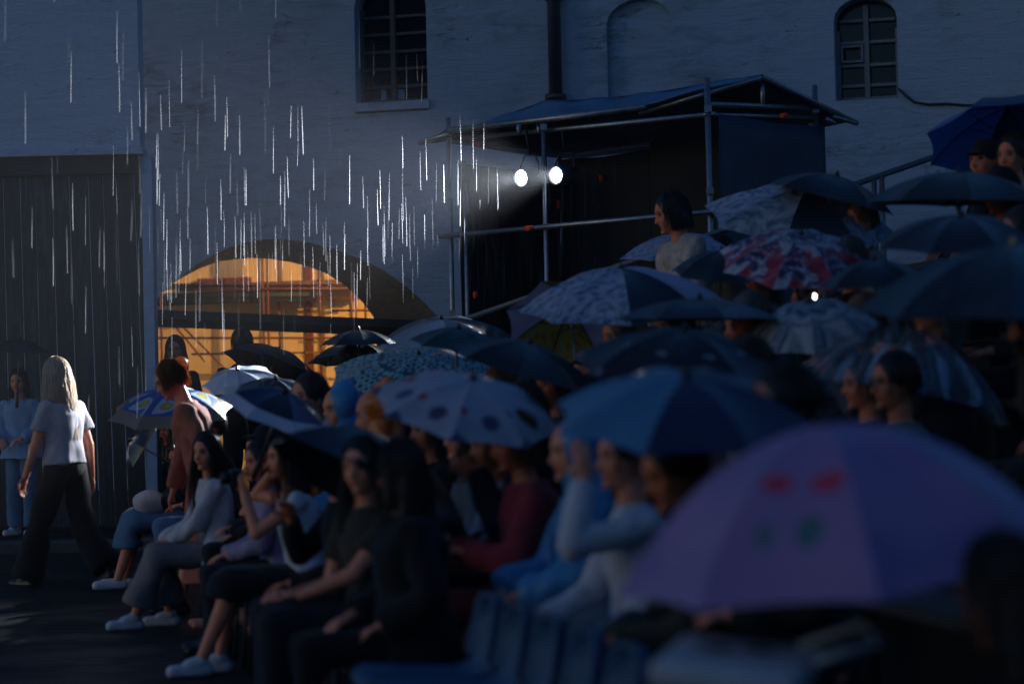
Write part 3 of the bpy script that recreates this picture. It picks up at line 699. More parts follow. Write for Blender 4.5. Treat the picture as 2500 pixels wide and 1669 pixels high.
def umbrella(label, tip, axis, Rr, hr, mats, L=.75, n=8, spin=0, shaft=M_SHAFT, handle=True, group=None, jitter=.0, border=None):
    """tip: world point of the canopy crown; axis: unit vector from the grip to the crown"""
    H = hr * .95 * Rr; axis = Vector(axis).normalized(); base_p = Vector(tip) - axis * L
    root = empty('umbrella', base_p, 0, label, 'umbrella', group)
    root.rotation_mode = 'QUATERNION'; root.rotation_quaternion = axis.to_track_quat('Z', 'Y') @ Matrix.Rotation(spin, 3, 'Z').to_quaternion()
    me = panel_mesh(Rr, H, n, mats[0], border=border)
    q = Geo(); pts = []
    for i in range(7): t = .04 + .96*i/6; pts.append(Vector((t*Rr, 0, prof_z(t, H) - .006)))
    q.path(pts, .0035, 4); ribm = q.mesh('rib'); ribm.materials.append(M_RIB)
    zrun = prof_z(.5, H) - .30*Rr
    q = Geo(); q.tube((.012, 0, zrun), (.5*Rr, 0, prof_z(.5, H) - .009), .003, n=4); strm = q.mesh('strut'); strm.materials.append(M_RIB)
    for k in range(n):
        ang = 2*math.pi*(k+.5)/n
        o = link('canopy_panel', me, mats[k % len(mats)], root); o.location = (0, 0, L); o.rotation_euler = (0, 0, ang)
        if jitter: o.rotation_euler = (random.uniform(-jitter, jitter), random.uniform(-jitter, jitter), ang)
        rb = link('rib', ribm, None, root); rb.location = (0, 0, L); rb.rotation_euler = (0, 0, 2*math.pi*k/n)
        link('strut', strm, None, rb)
    q = Geo(); q.tube((0, 0, -.02), (0, 0, L + .0), .0065, n=8); q.tube((0, 0, L + zrun - .02), (0, 0, L + zrun + .02), .013, n=8); q.obj('shaft', shaft, root)
    q = Geo(); q.path([Vector((0, 0, L - .004)), Vector((0, 0, L + .012)), Vector((0, 0, L + .026)), Vector((0, 0, L + .03))], [.02, .012, .006, .003], 8); q.obj('ferrule', M_RIB if shaft is M_SHAFT else M_TAN, root)
    if handle: q = Geo(); q.path([Vector((0, 0, .07)), Vector((0, 0, .0)), Vector((0, 0, -.07)), Vector((0, 0, -.078))], [.012, .015, .016, .01], 8); q.obj('grip', M_RIB, root)
    return root
# ------------------------------------------------------------------ people
def remesh(geo, voxel, name, smooth=2):
    me = geo.mesh(name); o = bpy.data.objects.new('tmp', me); COL.objects.link(o)
    md = o.modifiers.new('r', 'REMESH'); md.mode = 'VOXEL'; md.voxel_size = voxel; md.use_smooth_shade = True
    if smooth: ms = o.modifiers.new('s', 'SMOOTH'); ms.factor = .5; ms.iterations = smooth
    dg = bpy.context.evaluated_depsgraph_get(); out = bpy.data.meshes.new_from_object(o.evaluated_get(dg)); out.name = name
    bpy.data.objects.remove(o); bpy.data.meshes.remove(me); return out
def coords(me):
    a = np.empty(len(me.vertices)*3, np.float32); me.vertices.foreach_get('co', a); return a.reshape(-1, 3)
def normals(me):
    a = np.empty(len(me.vertices)*3, np.float32); me.vertices.foreach_get('normal', a); return a.reshape(-1, 3)
def setco(me, a): me.vertices.foreach_set('co', a.astype(np.float32).ravel()); me.update()
def folds(me, amp=.007, seed=0, k=26):
    c = coords(me); nn = normals(me); rs = np.random.RandomState(seed); d = np.zeros(len(c))
    for i in range(7):
        w = rs.randn(3) * k * (.4 + .9*i/6); w[2] *= .55
        d += np.sin(c @ w + rs.rand()*6 + 1.3*np.sin(c @ (rs.randn(3)*9))) / (1 + .5*i)
    setco(me, c + nn * (d[:, None] * amp * .45))
def sk_mat(name, col):
    m, t, p, tc = base(name); a = t.new('ShaderNodeAttribute', attribute_name='Col')
    n = t.noise(tc.outputs['Object'], 30, 4)
    c = t.mix(1, t.mix(.25, col, t.ramp(n, [(.3, tuple(x*.7 for x in col)), (.7, tuple(min(1, x*1.2) for x in col))])), a.outputs[0], 'MULTIPLY')
    t.link(c, p.inputs['Base Color']); p.inputs['Roughness'].default_value = .48; p.inputs['Specular IOR Level'].default_value = .4
    p.inputs['Subsurface Weight'].default_value = .0; MATS[name] = m; return m
SKIN = sk_mat('fair_skin', (.84, .29, .16)); SKIN2 = sk_mat('tan_skin', (.72, .21, .10))
def hair_mat(name, col):
    m = mat(name, col, .38, .35, 40, .25, 0, .5, stretch=(1, 1, .15), dist=.003); t = NT(m); return thin(m, t, t.n['Principled BSDF'], .72 if col[0] > .4 else .3)
HAIR = {'dark': hair_mat('dark_brown_hair', (.016, .011, .008)), 'brown': hair_mat('brown_hair', (.06, .032, .018)), 'blond': hair_mat('blond_hair', (.98, .72, .62)), 'ginger': hair_mat('ginger_hair', (.46, .2, .07)), 'grey': hair_mat('grey_hair', (.14, .13, .12)), 'auburn': hair_mat('auburn_hair', (.22, .10, .04))}
def cloth(name, col, rough=.85, var=.2, scale=14): return mat('cloth_' + name, col, rough, var, scale, .25, 0, .25, dist=.004, sheen=.1)
def ik(a, b, l1, l2, pole):
    a, b = Vector(a), Vector(b); d = b - a; L_ = d.length
    if L_ > (l1 + l2) * .995: b = a + d.normalized() * (l1 + l2) * .995; d = b - a; L_ = d.length
    x = (l1*l1 - l2*l2 + L_*L_) / (2*L_); h = math.sqrt(max(0, l1*l1 - x*x)); u = d.normalized()
    p = Vector(pole); p = (p - u * p.dot(u))
    p = p.normalized() if p.length > 1e-4 else u.orthogonal().normalized()
    return a + u*x + p*h, b

def cone_rings(p0, r0, p1, r1):
    d = (p1 - p0).normalized(); a = d.orthogonal().normalized(); c = d.cross(a)
    return [(p0.lerp(p1, t), a*(r0 + (r1 - r0)*t), c*(r0 + (r1 - r0)*t)) for t in (0, .33, .66, 1)]
def skeleton(P):
    S = {}; seated = P.get('seated', True); lean = P.get('lean', .12); side = P.get('side', 0.); twist = P.get('twist', 0.)
    H = Vector(P.get('hip', (0, 0, .53 if seated else .93)))
    d = Vector((math.sin(side), -math.sin(lean), math.cos(lean))).normalized()
    S['H'] = H; N = H + d * .52; S['N'] = N; S['d'] = d
    rx = Matrix.Rotation(twist, 3, 'Z') @ Vector((1, 0, 0)); rx = (rx - d * rx.dot(d)).normalized(); S['rx'] = rx; S['fw'] = d.cross(rx) * -1
    if S['fw'].y > 0 and abs(twist) < 1.2: S['fw'] = -S['fw']
    hy, hp, hr_ = P.get('head', (0, 0, 0))
    Mh = Matrix.Rotation(hy, 3, 'Z') @ Matrix.Rotation(hp, 3, 'X') @ Matrix.Rotation(hr_, 3, 'Y')     # +pitch looks down
    S['hx'] = Mh @ Vector((1, 0, 0)); S['hf'] = Mh @ Vector((0, -1, 0)); S['hu'] = Mh @ Vector((0, 0, 1))
    S['hc'] = N + d * .05 + S['hu'] * .115 + S['hf'] * .02
    for sd, k in ((1, 'l'), (-1, 'r')):
        S['hip' + k] = H + Vector((sd*.09, 0, -.02))
        if seated: kd, ad = Vector((sd*.105, -.44, .50)), Vector((sd*.10, -.43, .085))
        else: kd, ad = Vector((sd*.095, -.03, .49)), Vector((sd*.10, .02, .085))
        S['k' + k] = Vector(P.get('k' + k, kd)); S['a' + k] = Vector(P.get('a' + k, ad)); S['t' + k] = Vector(P.get('t' + k, S['a' + k] + Vector((sd*.025, -.15, -.04))))
        S['s' + k] = H + d*.435 + rx * sd * .158
        tgt = P.get('h' + k, (sd*.13, -.30, .66) if seated else (sd*.27, -.08, .80))
        S['e' + k], S['w' + k] = ik(S['s' + k], tgt, .285, .25, P.get('p' + k, (sd*.6, .55, -.5)))
    return S
def torso_rings(S, e=0.0, t0=-.16, t1=1.0, fat=1.0, hem=0.):
    R_ = [(-.16, .11, .085), (-.08, .155, .11), (.02, .168, .12), (.18, .148, .108), (.36, .126, .096), (.56, .148, .11), (.72, .160, .115), (.82, .150, .098), (.90, .115, .078), (.98, .07, .06), (1.04, .055, .055)]
    out = []
    for t, a, b in R_:
        if t < t0 - 1e-6 or t > t1 + 1e-6: continue
        f = fat if t < .8 else 1 + (fat - 1)*.4
        k = min(1, max(0, t)); ax = Vector((1, 0, 0)).lerp(S['rx'], k).normalized()
        fw = (S['d'].cross(ax)).normalized()
        out.append((S['H'] + S['d']*.52*t, ax*(a*f + e), fw*(b*f + e)))
    return out
def add_hand(g, S, k, P):
    w = S['w' + k]; fd = P.get('hd' + k); arm = (w - S['e' + k]).normalized()
    fd = Vector(fd).normalized() if fd else arm
    pn = Vector(P.get('hn' + k, (0, 0, -1)))           # palm normal
    pn = pn - fd * pn.dot(fd); pn = pn.normalized() if pn.length > .05 else fd.orthogonal().normalized()
    sd = fd.cross(pn)                                   # across the palm
    if k == 'r': sd = -sd
    curl = P.get('curl' + k, P.get('curl', .4))
    g.capsule(w - fd*.01, .026, w + fd*.045, .04, 10, .5, pn); g.capsule(w + fd*.04, .036, w + fd*.07, .036, 10, .5, pn)
    for i, ln in enumerate((.068, .078, .074, .058)):
        p = w + fd*.085 + sd*(.031 - .0205*i) - fd*(.004*abs(i - 1.3)); cum = 0
        for j, fr in enumerate((.46, .32, .26)):
            cum += curl * (.75, .95, .7)[j]; dirv = fd*math.cos(cum) + pn*math.sin(cum)
            q = p + dirv*ln*fr*1.05; g.capsule(p, .0092 - .001*j, q, .0085 - .001*j, 8); p = q
    p = w + fd*.025 + sd*.032; q = p + (fd*.6 + sd*.7 + pn*.25).normalized()*.042; g.capsule(p, .013, q, .0105, 8)
    g.capsule(q, .0105, q + (fd*.95 + sd*.15 + pn*.45).normalized()*.034, .0085, 8)
def head_geo(g, S, sc=1.0):
    c, X, Fv, U = S['hc'], S['hx'], S['hf'], S['hu']; rs = []; m = 18
    for i in range(m + 1):
        t = -math.pi/2 + math.pi*(i + .03)/(m + .06); u = math.sin(t); r = math.cos(t)
        jaw = 1.0 if u > -.1 else 1 - .20*((-u - .1)/.9)**1.5
        fwd = .0 if u > 0 else .016*(-u)
        rs.append((c + U*(u*.124) + Fv*(fwd + (.004 if u > .3 else 0)), X*(r**.92*.079*jaw), Fv*(r*.099*(1 - .10*max(0, -u)))))
    g.loft(rs, 20)
    g.capsule(c + Fv*.088 + U*.012, .008, c + Fv*.108 - U*.030, .0125, 8); g.ellipsoid(c + Fv*.098 - U*.034, X*.0165, Fv*.012, U*.009, 10, 6)
    g.ellipsoid(c + Fv*.078 - U*.098, X*.024, Fv*.02, U*.018, 10, 6)
    for s_ in (-1, 1):
        g.ellipsoid(c + X*s_*.076 - Fv*.012 - U*.012, X*.010 , Fv*.019, U*.031, 10, 6)
        g.ellipsoid(c + X*s_*.038 + Fv*.066 - U*.035, X*.022, Fv*.02, U*.024, 10, 6)
def face_fix(me, S):
    c = coords(me); n = len(c); col = np.ones((n, 4), np.float32)
    B = np.array([S['hx'], S['hf'], S['hu']], np.float32); q = (c - np.array(S['hc'], np.float32)) @ B.T
    x, f, u = q[:, 0], q[:, 1], q[:, 2]; near = (np.abs(x) < .09) & (f > .03) & (np.abs(u) < .13)
    def gs(cx, cu, sx, su): return np.exp(-((np.abs(x) - cx)/sx)**2 - ((u - cu)/su)**2) * near
    push = -.013*gs(.033, .006, .017, .013) + .006*gs(.033, .030, .02, .008) + .006*gs(0, -.060, .02, .006) + .006*gs(0, -.072, .018, .006) - .004*gs(0, -.066, .02, .0025) - .004*gs(0, -.085, .02, .006) + .0055*gs(.033, .004, .010, .008)
    c = c + push[:, None] * B[1][None, :]; setco(me, c)
    def tint(w, rgb):
        w = np.clip(w, 0, 1)[:, None]; col[:, :3] = col[:, :3]*(1 - w) + np.array(rgb)*w
    tint(.55*gs(.033, .006, .022, .015), (.45, .36, .36)); tint(gs(.033, .004, .011, .0055)*1.1, (.10, .08, .08))
    tint(gs(.035, .029, .020, .0055)*1.0, (.14, .10, .09)); tint(gs(0, -.066, .022, .0085)*.95, (.75, .32, .32)); tint(gs(0, -.066, .021, .002), (.3, .12, .12))
    tint(.4*gs(.045, -.03, .022, .02), (1.0, .72, .68)); tint(gs(.008, -.043, .005, .003)*.7, (.3, .2, .2))
    at_ = me.color_attributes.new('Col', 'FLOAT_COLOR', 'POINT'); at_.data.foreach_set('color', col.ravel())
def strands(g, S, L_, n, seed=0, spread=1.0, az0=42, drift=(0, 0, 0), wave=.012, rad=.0022, backbias=0.):
    rs = random.Random(seed); c, X, Fv, U = S['hc'], S['hx'], S['hf'], S['hu']; down = Vector((0, 0, -1)); dr = Vector(drift)
    for _ in range(n):
        wave = min(wave, L_*.03); az = R(rs.uniform(az0, 360 - az0)); ln = L_ * rs.uniform(.65, 1.05); k = rs.uniform(1.06, 1.20); pts = []
        dirh = Fv*math.cos(az) + X*math.sin(az); th1 = R(rs.uniform(80, 112)); ph = rs.uniform(0, 6); th0 = R(rs.uniform(0, 45))
        for i in range(5):
            th = th0 + (th1 - th0)*i/4; pts.append(c - Fv*.012 + U*(.122*math.cos(th)*k + .004) + (Fv*math.cos(az)*.10 + X*math.sin(az)*.083)*math.sin(th)*k)
        p = pts[-1].copy(); steps = 6; vel = down*.8 + dirh*.12*spread
        for i in range(steps):
            vel = (vel*.55 + down*.5 + dr*.25*(i + 1)/steps).normalized(); p = p + vel*(ln/steps) + (X*math.sin(ph + i*1.1) + Fv*math.cos(ph*1.7 + i))*wave
            pts.append(p.copy())
        m = len(pts); g.path(pts, [rad*(1 - .75*i/(m - 1)) for i in range(m)], 3)
def join_geo(me, g):
    """append loose geometry (strands) to a mesh"""
    if not g.v: return me
    a = coords(me); nv = len(a); fs = [tuple(p.vertices) for p in me.polygons]
    out = bpy.data.meshes.new(me.name); out.from_pydata(np.vstack([a, np.array(g.v, np.float32)]).tolist(), [], fs + [tuple(i + nv for i in f) for f in g.f]); out.update()
    out.polygons.foreach_set('use_smooth', [True]*len(out.polygons)); bpy.data.meshes.remove(me); return out

def build_parts(P, voxel=.009):
    """returns {part name: mesh} in local coordinates (feet on z = 0, facing -Y)"""
    S = skeleton(P); out = {}; g = Geo(); fat = P.get('fat', 1.0)
    g.loft(torso_rings(S, 0, fat=fat), 20); g.capsule(S['N'] - S['d']*.06, .058, S['N'] + S['d']*.09 + S['hf']*.008, .052, 14); head_geo(g, S)
    bare_feet = 'shoes' not in P
    for k in 'lr':
        s_, e, w = S['s' + k], S['e' + k], S['w' + k]
        g.capsule(s_, .049, e, .038, 12); g.capsule(e, .041, w, .026, 12); add_hand(g, S, k, P)
        h, kn, a, t = S['hip' + k], S['k' + k], S['a' + k], S['t' + k]
        g.capsule(h, .086*fat, kn, .056, 14); g.capsule(kn, .055, kn.lerp(a, .35) + Vector((0, .012, 0)), .053, 12); g.capsule(kn.lerp(a, .3) + Vector((0, .01, 0)), .052, a, .034, 12)
        g.capsule(a + Vector((0, .03, -.045)), .034, t, .026, 10)
    me = remesh(g, voxel, 'body', 2); face_fix(me, S); out['body'] = me
    # upper garment
    e = P.get('ease', .016); g = Geo(); tp = P.get('top', 2); hem = P.get('hem', 0)
    g.loft(torso_rings(S, e, P.get('topt0', -.16), .98 if P.get('collar', True) else .92, fat), 22)
    if hem:          # skirt of a coat or long shirt below the waist
        H = S['H']; dn = Vector((0, 0, -1)); g.loft([(H + S['d']*.06, Vector((.17*fat + e, 0, 0)), Vector((0, .125*fat + e, 0))), (H + dn*hem*.5, Vector((.19*fat + e, 0, 0)), Vector((0, .15*fat + e, 0))), (H + dn*hem, Vector((.20*fat + e*1.5, 0, 0)), Vector((0, .165*fat + e, 0)))], 20)
    for k in 'lr':
        s_, e_, w = S['s' + k], S['e' + k], S['w' + k]; se = e*1.0 + P.get('sleeve_ease', 0)
        g.ellipsoid(s_, Vector((.050 + e*.7, 0, 0)), Vector((0, .052 + e*.7, 0)), Vector((0, 0, .050 + e*.7)))
        if tp == 1: g.loft(cone_rings(s_, .050 + se*.6, s_.lerp(e_, .62), .054 + se*1.2), 14)
        if tp == 2:
            g.capsule(s_, .050 + se*.6, e_, .045 + se, 14); g.loft(cone_rings(e_, .045 + se, e_.lerp(w, .95), .036 + se), 14); g.ellipsoid(e_, Vector((.045 + se, 0, 0)), Vector((0, .045 + se, 0)), Vector((0, 0, .045 + se)))
    me = remesh(g, max(voxel, .011), 'top', 3); folds(me, P.get('fold', .011), 3); out[P.get('topname', 'shirt')] = me
    # lower garment
    bt = P.get('bottom', 'trousers'); g = Geo(); be = P.get('bease', .010); H = S['H']
    g.loft(torso_rings(S, be*.7, -.16, .18, fat), 20)
    if bt == 'trousers':
        wd = P.get('wide', 0); cut = P.get('cut', .93)
        for k in 'lr':
            h, kn, a = S['hip' + k], S['k' + k], S['a' + k]
            g.capsule(h, .088*fat + be, kn, .06 + be + wd*.35, 14); g.loft(cone_rings(kn, .058 + be + wd*.35, kn.lerp(a, cut), .045 + be + wd), 16)
    else:
        ln = P.get('skirtlen', .25); kn = (S['kl'] + S['kr'])/2
        if P.get('seated', True):
            rr = []; kw = abs(S['kl'].x - S['kr'].x)/2
            for t in (0, .35, .7, 1.0): c = (H + Vector((0, 0, -.01))).lerp(kn, t); rr.append((c, Vector((.175*fat + be + (kw - .07)*t, 0, 0)), Vector((0, -.02, .095 + be))))
            dn = (S['al'] + S['ar'])/2 - kn; dn.normalize(); rr.append((kn + Vector((0, -.05, -.03)), Vector((kw + .10, 0, 0)), Vector((0, -.05, .10)))); rr.append((kn + dn*ln*.6 + Vector((0, -.02, 0)), Vector((kw + .09, 0, 0)), Vector((0, -.11, .03)))); rr.append((kn + dn*ln + Vector((0, -.01, 0)), Vector((kw + .10, 0, 0)), Vector((0, -.115, .0))))
            g.loft(rr, 22)
        else:
            g.loft([(H + S['d']*.1, Vector((.15*fat + be, 0, 0)), Vector((0, .11*fat + be, 0))), (H, Vector((.18*fat + be, 0, 0)), Vector((0, .13*fat + be, 0))), (H + Vector((0, 0, -ln*.5)), Vector((.21, 0, 0)), Vector((0, .17, 0))), (H + Vector((0, 0, -ln)), Vector((.25, 0, 0)), Vector((0, .21, 0)))], 22)
    me = remesh(g, max(voxel, .011), 'lower', 3); folds(me, P.get('fold', .011), 5, 22); out['skirt' if bt == 'skirt' else 'trousers'] = me
    if not bare_feet:
        for k in 'lr':
            a, t = S['a' + k], S['t' + k]; g = Geo(); dn = Vector((0, 0, -1)); fd = (t - a); fd.z = 0; fd = fd.normalized() if fd.length > .02 else Vector((0, -1, 0))
            bk = a + Vector((0, 0, -.045)) - fd*.035; g.capsule(bk, .040, t + Vector((0, 0, -.004)) + fd*.01, .036, 14); 
            if P['shoes'] != 'sandal': g.capsule(a - fd*.005, .043, a.lerp(t, .45), .038, 12)
            sx = fd.cross(Vector((0, 0, 1))); z = min(bk.z, t.z) - .030
            c0 = Vector((bk.x, bk.y, 0)) - fd*.04; c1 = Vector((t.x, t.y, 0)) + fd*.045; g.loft([(Vector((c0.x, c0.y, z)) + (c1 - c0)*.0 + (c1 - c0)*.5, (c1 - c0)*.5, sx*.040), (Vector((c0.x, c0.y, z + .024)) + (c1 - c0)*.5, (c1 - c0)*.5, sx*.041)], 20)
            me = remesh(g, .009, 'shoe', 2); out['shoe.' + k] = me
    # hair / hood / cap
    hs = P.get('hair', 'short'); c, X, Fv, U = S['hc'], S['hx'], S['hf'], S['hu']; g = Geo(); hn = 'hair'; sg = Geo(); hseed = P.get('seed', 1)
    g.ellipsoid(c - Fv*.014 + U*.026, X*.089, Fv*.106, U*.114, 18, 12)
    if hs == 'short': strands(sg, S, .03, P.get('ns', 160), hseed, .6)
    if hs in ('long', 'vlong'):
        ln = .30 if hs == 'long' else .46
        bk = -Fv; dn = Vector((0, 0, -1)); b0 = c + bk*.05 - U*.02; kk = P.get('hairk', 1.0)
        g.loft([(b0, X*.083, Fv*.07), (b0 + dn*.10 + bk*.02, X*.085, Fv*.055), (b0 + dn*.20 + bk*.035, X*.095*kk, Fv*.042*kk), (b0 + dn*ln + bk*.03, X*.075*kk, Fv*.025*kk)], 16)
        for s_ in (-1, 1): g.capsule(c + X*s_*.078 - Fv*.005 + U*.01, .018, c + X*s_*.088 - U*.14 + Fv*.0, .02, 10)
        strands(sg, S, ln + .02, P.get('ns', 420), hseed, 1.0, 52, P.get('drift', (0, 0, 0)), P.get('wave', .010))
    if hs == 'bun':
        g.ellipsoid(c - Fv*.11 + U*.07, X*.05, Fv*.05, U*.05, 14, 8); strands(sg, S, .05, P.get('ns', 300), hseed, .8)
    if hs == 'bob':
        g.loft([(c - Fv*.02 + U*.02, X*.092, Fv*.10), (c - Fv*.03 - U*.06, X*.098, Fv*.085), (c - Fv*.035 - U*.11, X*.085, Fv*.07)], 16); strands(sg, S, .10, P.get('ns', 300), hseed, .9, 50)
    if hs == 'hood':
        g = Geo(); hn = 'hood'; g.ellipsoid(c - Fv*.028 + U*.018, X*.108, Fv*.118, U*.135, 18, 12); g.capsule(c - Fv*.02 + U*.10, .06, c - Fv*.10 + U*.145, .025, 10); g.loft([(c - Fv*.03 - U*.05, X*.11, Fv*.095), (S['N'] + Vector((0, .02, .0)), X*.12, Fv*.11), (S['N'] - S['d']*.07, X*.15, Fv*.11)], 16)
    if hs == 'cap':
        hn = 'cap'; g = Geo(); g.ellipsoid(c - Fv*.012 + U*.030, X*.088, Fv*.106, U*.108, 18, 12); g.ellipsoid(c + Fv*.11 + U*.045, X*.065, Fv*.06, U*.012, 14, 6)
    me = remesh(g, .009, hn, 2)
    if hn == 'hair': me = join_geo(me, sg)
    elif hn == 'hood': folds(me, P.get('hfold', .02), 8, 9)
    out[hn] = me
    if P.get('glasses'):
        g = Geo()
        for s_ in (-1, 1):
            cc = c + X*s_*.034 + Fv*.108 + U*.004
            g.path([cc + X*.027*math.cos(t) + U*.021*math.sin(t) for t in [i*math.pi/8 for i in range(17)]], .0028, 5); g.tube(c + X*s_*.062 + Fv*.10 + U*.008, c + X*s_*.083 - Fv*.005 + U*.005, .0025, n=5)
        g.tube(c - X*.008 + Fv*.11 + U*.008, c + X*.008 + Fv*.11 + U*.008, .0028, n=5); out['glasses'] = g.mesh('glasses')
    return out, S
def dress(root, parts, mats):
    for nm, me in parts.items():
        key = nm.split('.')[0]; link(key, me, mats.get(key, mats.get('*')), root)
def yawvec(v, yaw): return Matrix.Rotation(yaw, 3, 'Z') @ Vector(v)
PERSONS = []
def person(label, P, mats, head_d=None, Y=None, yaw=FACE, z0=0.0, loc=None, smin=.88, smax=1.12, voxel=.009, group='people in the audience', s=None):
    """put a person so that the head centre falls on the viewed pixel head_d at depth Y"""
    parts, S = build_parts(P, voxel)
    if loc is None:
        hw = at(*head_d, Y); 
        if s is None: s = max(smin, min(smax, (hw.z - z0) / S['hc'].z))
        o = yawvec(S['hc'], yaw) * s; loc = Vector((hw.x - o.x, hw.y - o.y, z0))
        err = hw.z - z0 - S['hc'].z*s
        print('PERSON %-60s loc %.2f %.2f s %.2f zerr %.2f off %.2f' % (label[:60], loc.x, loc.y, s, err, off_of(loc)))
    else: s = s or 1.0
    root = empty('person', loc, yaw, label, 'person', group); root.scale = (s, s, s)
    dress(root, parts, mats); root['_s'] = 1; del root['_s']
    PERSONS.append((root, S, s)); return root, S, s
def wpos(root, S, s, key): return Vector(root.location) + yawvec(S[key], root.rotation_euler.z) * s
# ------------------------------------------------------------------ the cast
C = {'greyw': cloth('grey_white', (.36, .35, .40)), 'white': cloth('white', (.58, .58, .62)), 'offw': cloth('pale_linen', (.62, .58, .58)), 'black': cloth('black', (.006, .006, .0065)), 'char': cloth('charcoal', (.014, .014, .015)), 'navy': cloth('navy', (.011, .013, .020)),
     'denim': cloth('denim', (.09, .18, .30)), 'ldenim': cloth('light_denim', (.20, .34, .52)), 'brown': cloth('rust_brown', (.46, .13, .075)), 'beige': cloth('beige', (.22, .19, .17)), 'greyt': cloth('grey_trouser', (.24, .21, .20)),
     'red': cloth('red', (.28, .03, .04)), 'maroon': cloth('maroon', (.12, .015, .015)), 'rainblue': mat('blue_rain_plastic', (.06, .24, .46), .28, .25, 9, .3), 'orange': mat('orange_rain_plastic', (.78, .16, .012), .3, .25, 9, .3), 'green': mat('green_rain_plastic', (.02, .24, .09), .3, .25, 9, .3),
     'lav': cloth('lavender_check', (.36, .28, .40)), 'olive': cloth('olive_brown', (.05, .038, .024)), 'greygreen': cloth('grey_green', (.09, .11, .11)), 'shawl': cloth('sand_shawl', (.46, .36, .30), .9, .5, 22), 'teal': cloth('teal', (.03, .16, .24)), 'bluegrey': cloth('blue_grey', (.07, .09, .12)),
     'shoew': mat('white_sneaker', (.62, .63, .66), .5, .1), 'shoed': mat('dark_shoe', (.015, .015, .016), .4, .2), 'purplew': cloth('pale_violet', (.34, .30, .50))}
def CM(top, low, hair='dark', shoe='shoed', skin=SKIN, **kw):
    d = {'body': skin, 'shirt': C[top], 'jacket': C[top], 'coat': C[top], 'raincoat': C[top], 'shawl': C[top], 'trousers': C[low], 'skirt': C[low], 'dress': C[low], 'hair': HAIR.get(hair, HAIR['dark']), 'hood': C.get(kw.get('hood', top)), 'cap': C['char'], 'shoe': C[shoe], 'glasses': M_BLACK, '*': C['char']}
    return d
GZ = ground_z
HV = .0075
# woman in white shirt, front row
W1 = person('seated woman in open white shirt and wide grey trousers with long dark hair', dict(lean=.10, head=(.80, .10, 0), twist=.15, top=2, ease=.024, fold=.018, hem=.10, bottom='trousers', wide=.065, cut=.80, hair='vlong', wave=.016, ns=900, shoes='sneaker',
    kl=(.10, -.44, .50), al=(.07, -.60, .085), kr=(-.13, -.42, .50), ar=(-.13, -.34, .085), hl=(.03, -.36, .60), hr=(-.05, -.38, .585), hdl=(-.7, -.7, -.1), hdr=(.7, -.6, -.1), pl=(.5, .5, -.6)), CM('offw', 'greyt', 'dark', 'shoew'), (474, 1042), 14.8, voxel=HV)
# woman in blue skirt beyond her
W2P = HIP0 + ROW_U * -3.0
W2 = person('seated person in blue denim skirt and sandals at the far end of front row', dict(lean=.18, head=(.2, .2, 0), top=2, bottom='skirt', skirtlen=.20, hair='long', shoes='sandal', kl=(.09, -.45, .51), al=(.07, -.58, .085), kr=(-.09, -.43, .50), ar=(-.1, -.52, .085), hl=(.05, -.33, .62), hr=(-.05, -.34, .61)),
    {**CM('navy', 'denim', 'dark', 'shoew')}, loc=Vector((W2P.x, W2P.y, GZ(W2P.y))), s=.97, voxel=HV)
# woman raising a camera, sleeveless
W3 = person('woman in sleeveless top raising a camera and an umbrella with bare arms', dict(lean=.16, head=(.1, .05, 0), top=0, collar=False, bottom='skirt', skirtlen=.06, hair='long', ns=420, shoes='sneaker', kl=(.09, -.45, .50), al=(.06, -.62, .085), kr=(-.09, -.44, .50), ar=(-.08, -.50, .085),
    hl=(.05, -.36, 1.02), hr=(-.20, -.16, 1.14), pl=(.25, -.25, -1), pr=(-.6, -.1, -1), hdl=(-.15, -.3, .9), hdr=(.1, -.6, .7), hnl=(-.3, .9, .1), hnr=(1, 0, .1), curll=.7, curlr=1.0), CM('white', 'black', 'brown', 'shoew'), (655, 1050), 12.1, voxel=HV)
# child in lavender check
W4 = person('child in lavender checked shirt sitting between the two front women', dict(lean=.15, head=(.35, .15, 0), top=2, bottom='trousers', hair='bob', ns=200, shoes='s', hl=(.05, -.34, .62), hr=(-.06, -.34, .62)), CM('lav', 'navy', 'dark'), (598, 1140), 13.1, s=.86, voxel=HV)
W4b = person('person with dark rounded cap behind the woman with the camera', dict(lean=.1, hair='cap', hl=(.1, -.3, .62)), CM('char', 'black'), (612, 1078), 14.1, z0=ZR[1], voxel=.011)
# couple under the big black umbrella
W5 = person('smiling woman in olive waistcoat facing the camera under the big black umbrella', dict(lean=.02, head=(.95, .04, -.08), twist=.55, top=1, ease=.014, bottom='trousers', hair='long', ns=300, shoes='s', wide=.03, kl=(.12, -.44, .53), kr=(-.10, -.43, .53), hl=(.10, -.33, .66), hr=(.0, -.36, .66), hdl=(-.6, -.7, .1), hdr=(.5, -.8, .1)), CM('olive', 'navy', 'dark'), (832, 1112), 9.5, voxel=HV)
W6 = person('person in black coat leaning in behind the smiling woman', dict(lean=.1, head=(.25, .1, .05), top=2, bottom='trousers', hair='short', shoes='s', hr=(-.05, -.30, .95), hl=(.08, -.32, .64)), CM('black', 'navy', 'brown', skin=SKIN2), (768, 1098), 10.4, voxel=HV)
W29 = person('person in black coat turned away beside the smiling woman', dict(lean=.04, head=(-.9, .1, 0), fat=1.12, top=2, topname='coat', ease=.035, hem=.2, hair='long', ns=250, bottom='trousers', shoes='s', hl=(.16, -.16, .60), hr=(-.1, -.25, .62)), CM('black', 'black', 'dark'), (918, 1105), 8.75, voxel=.010)
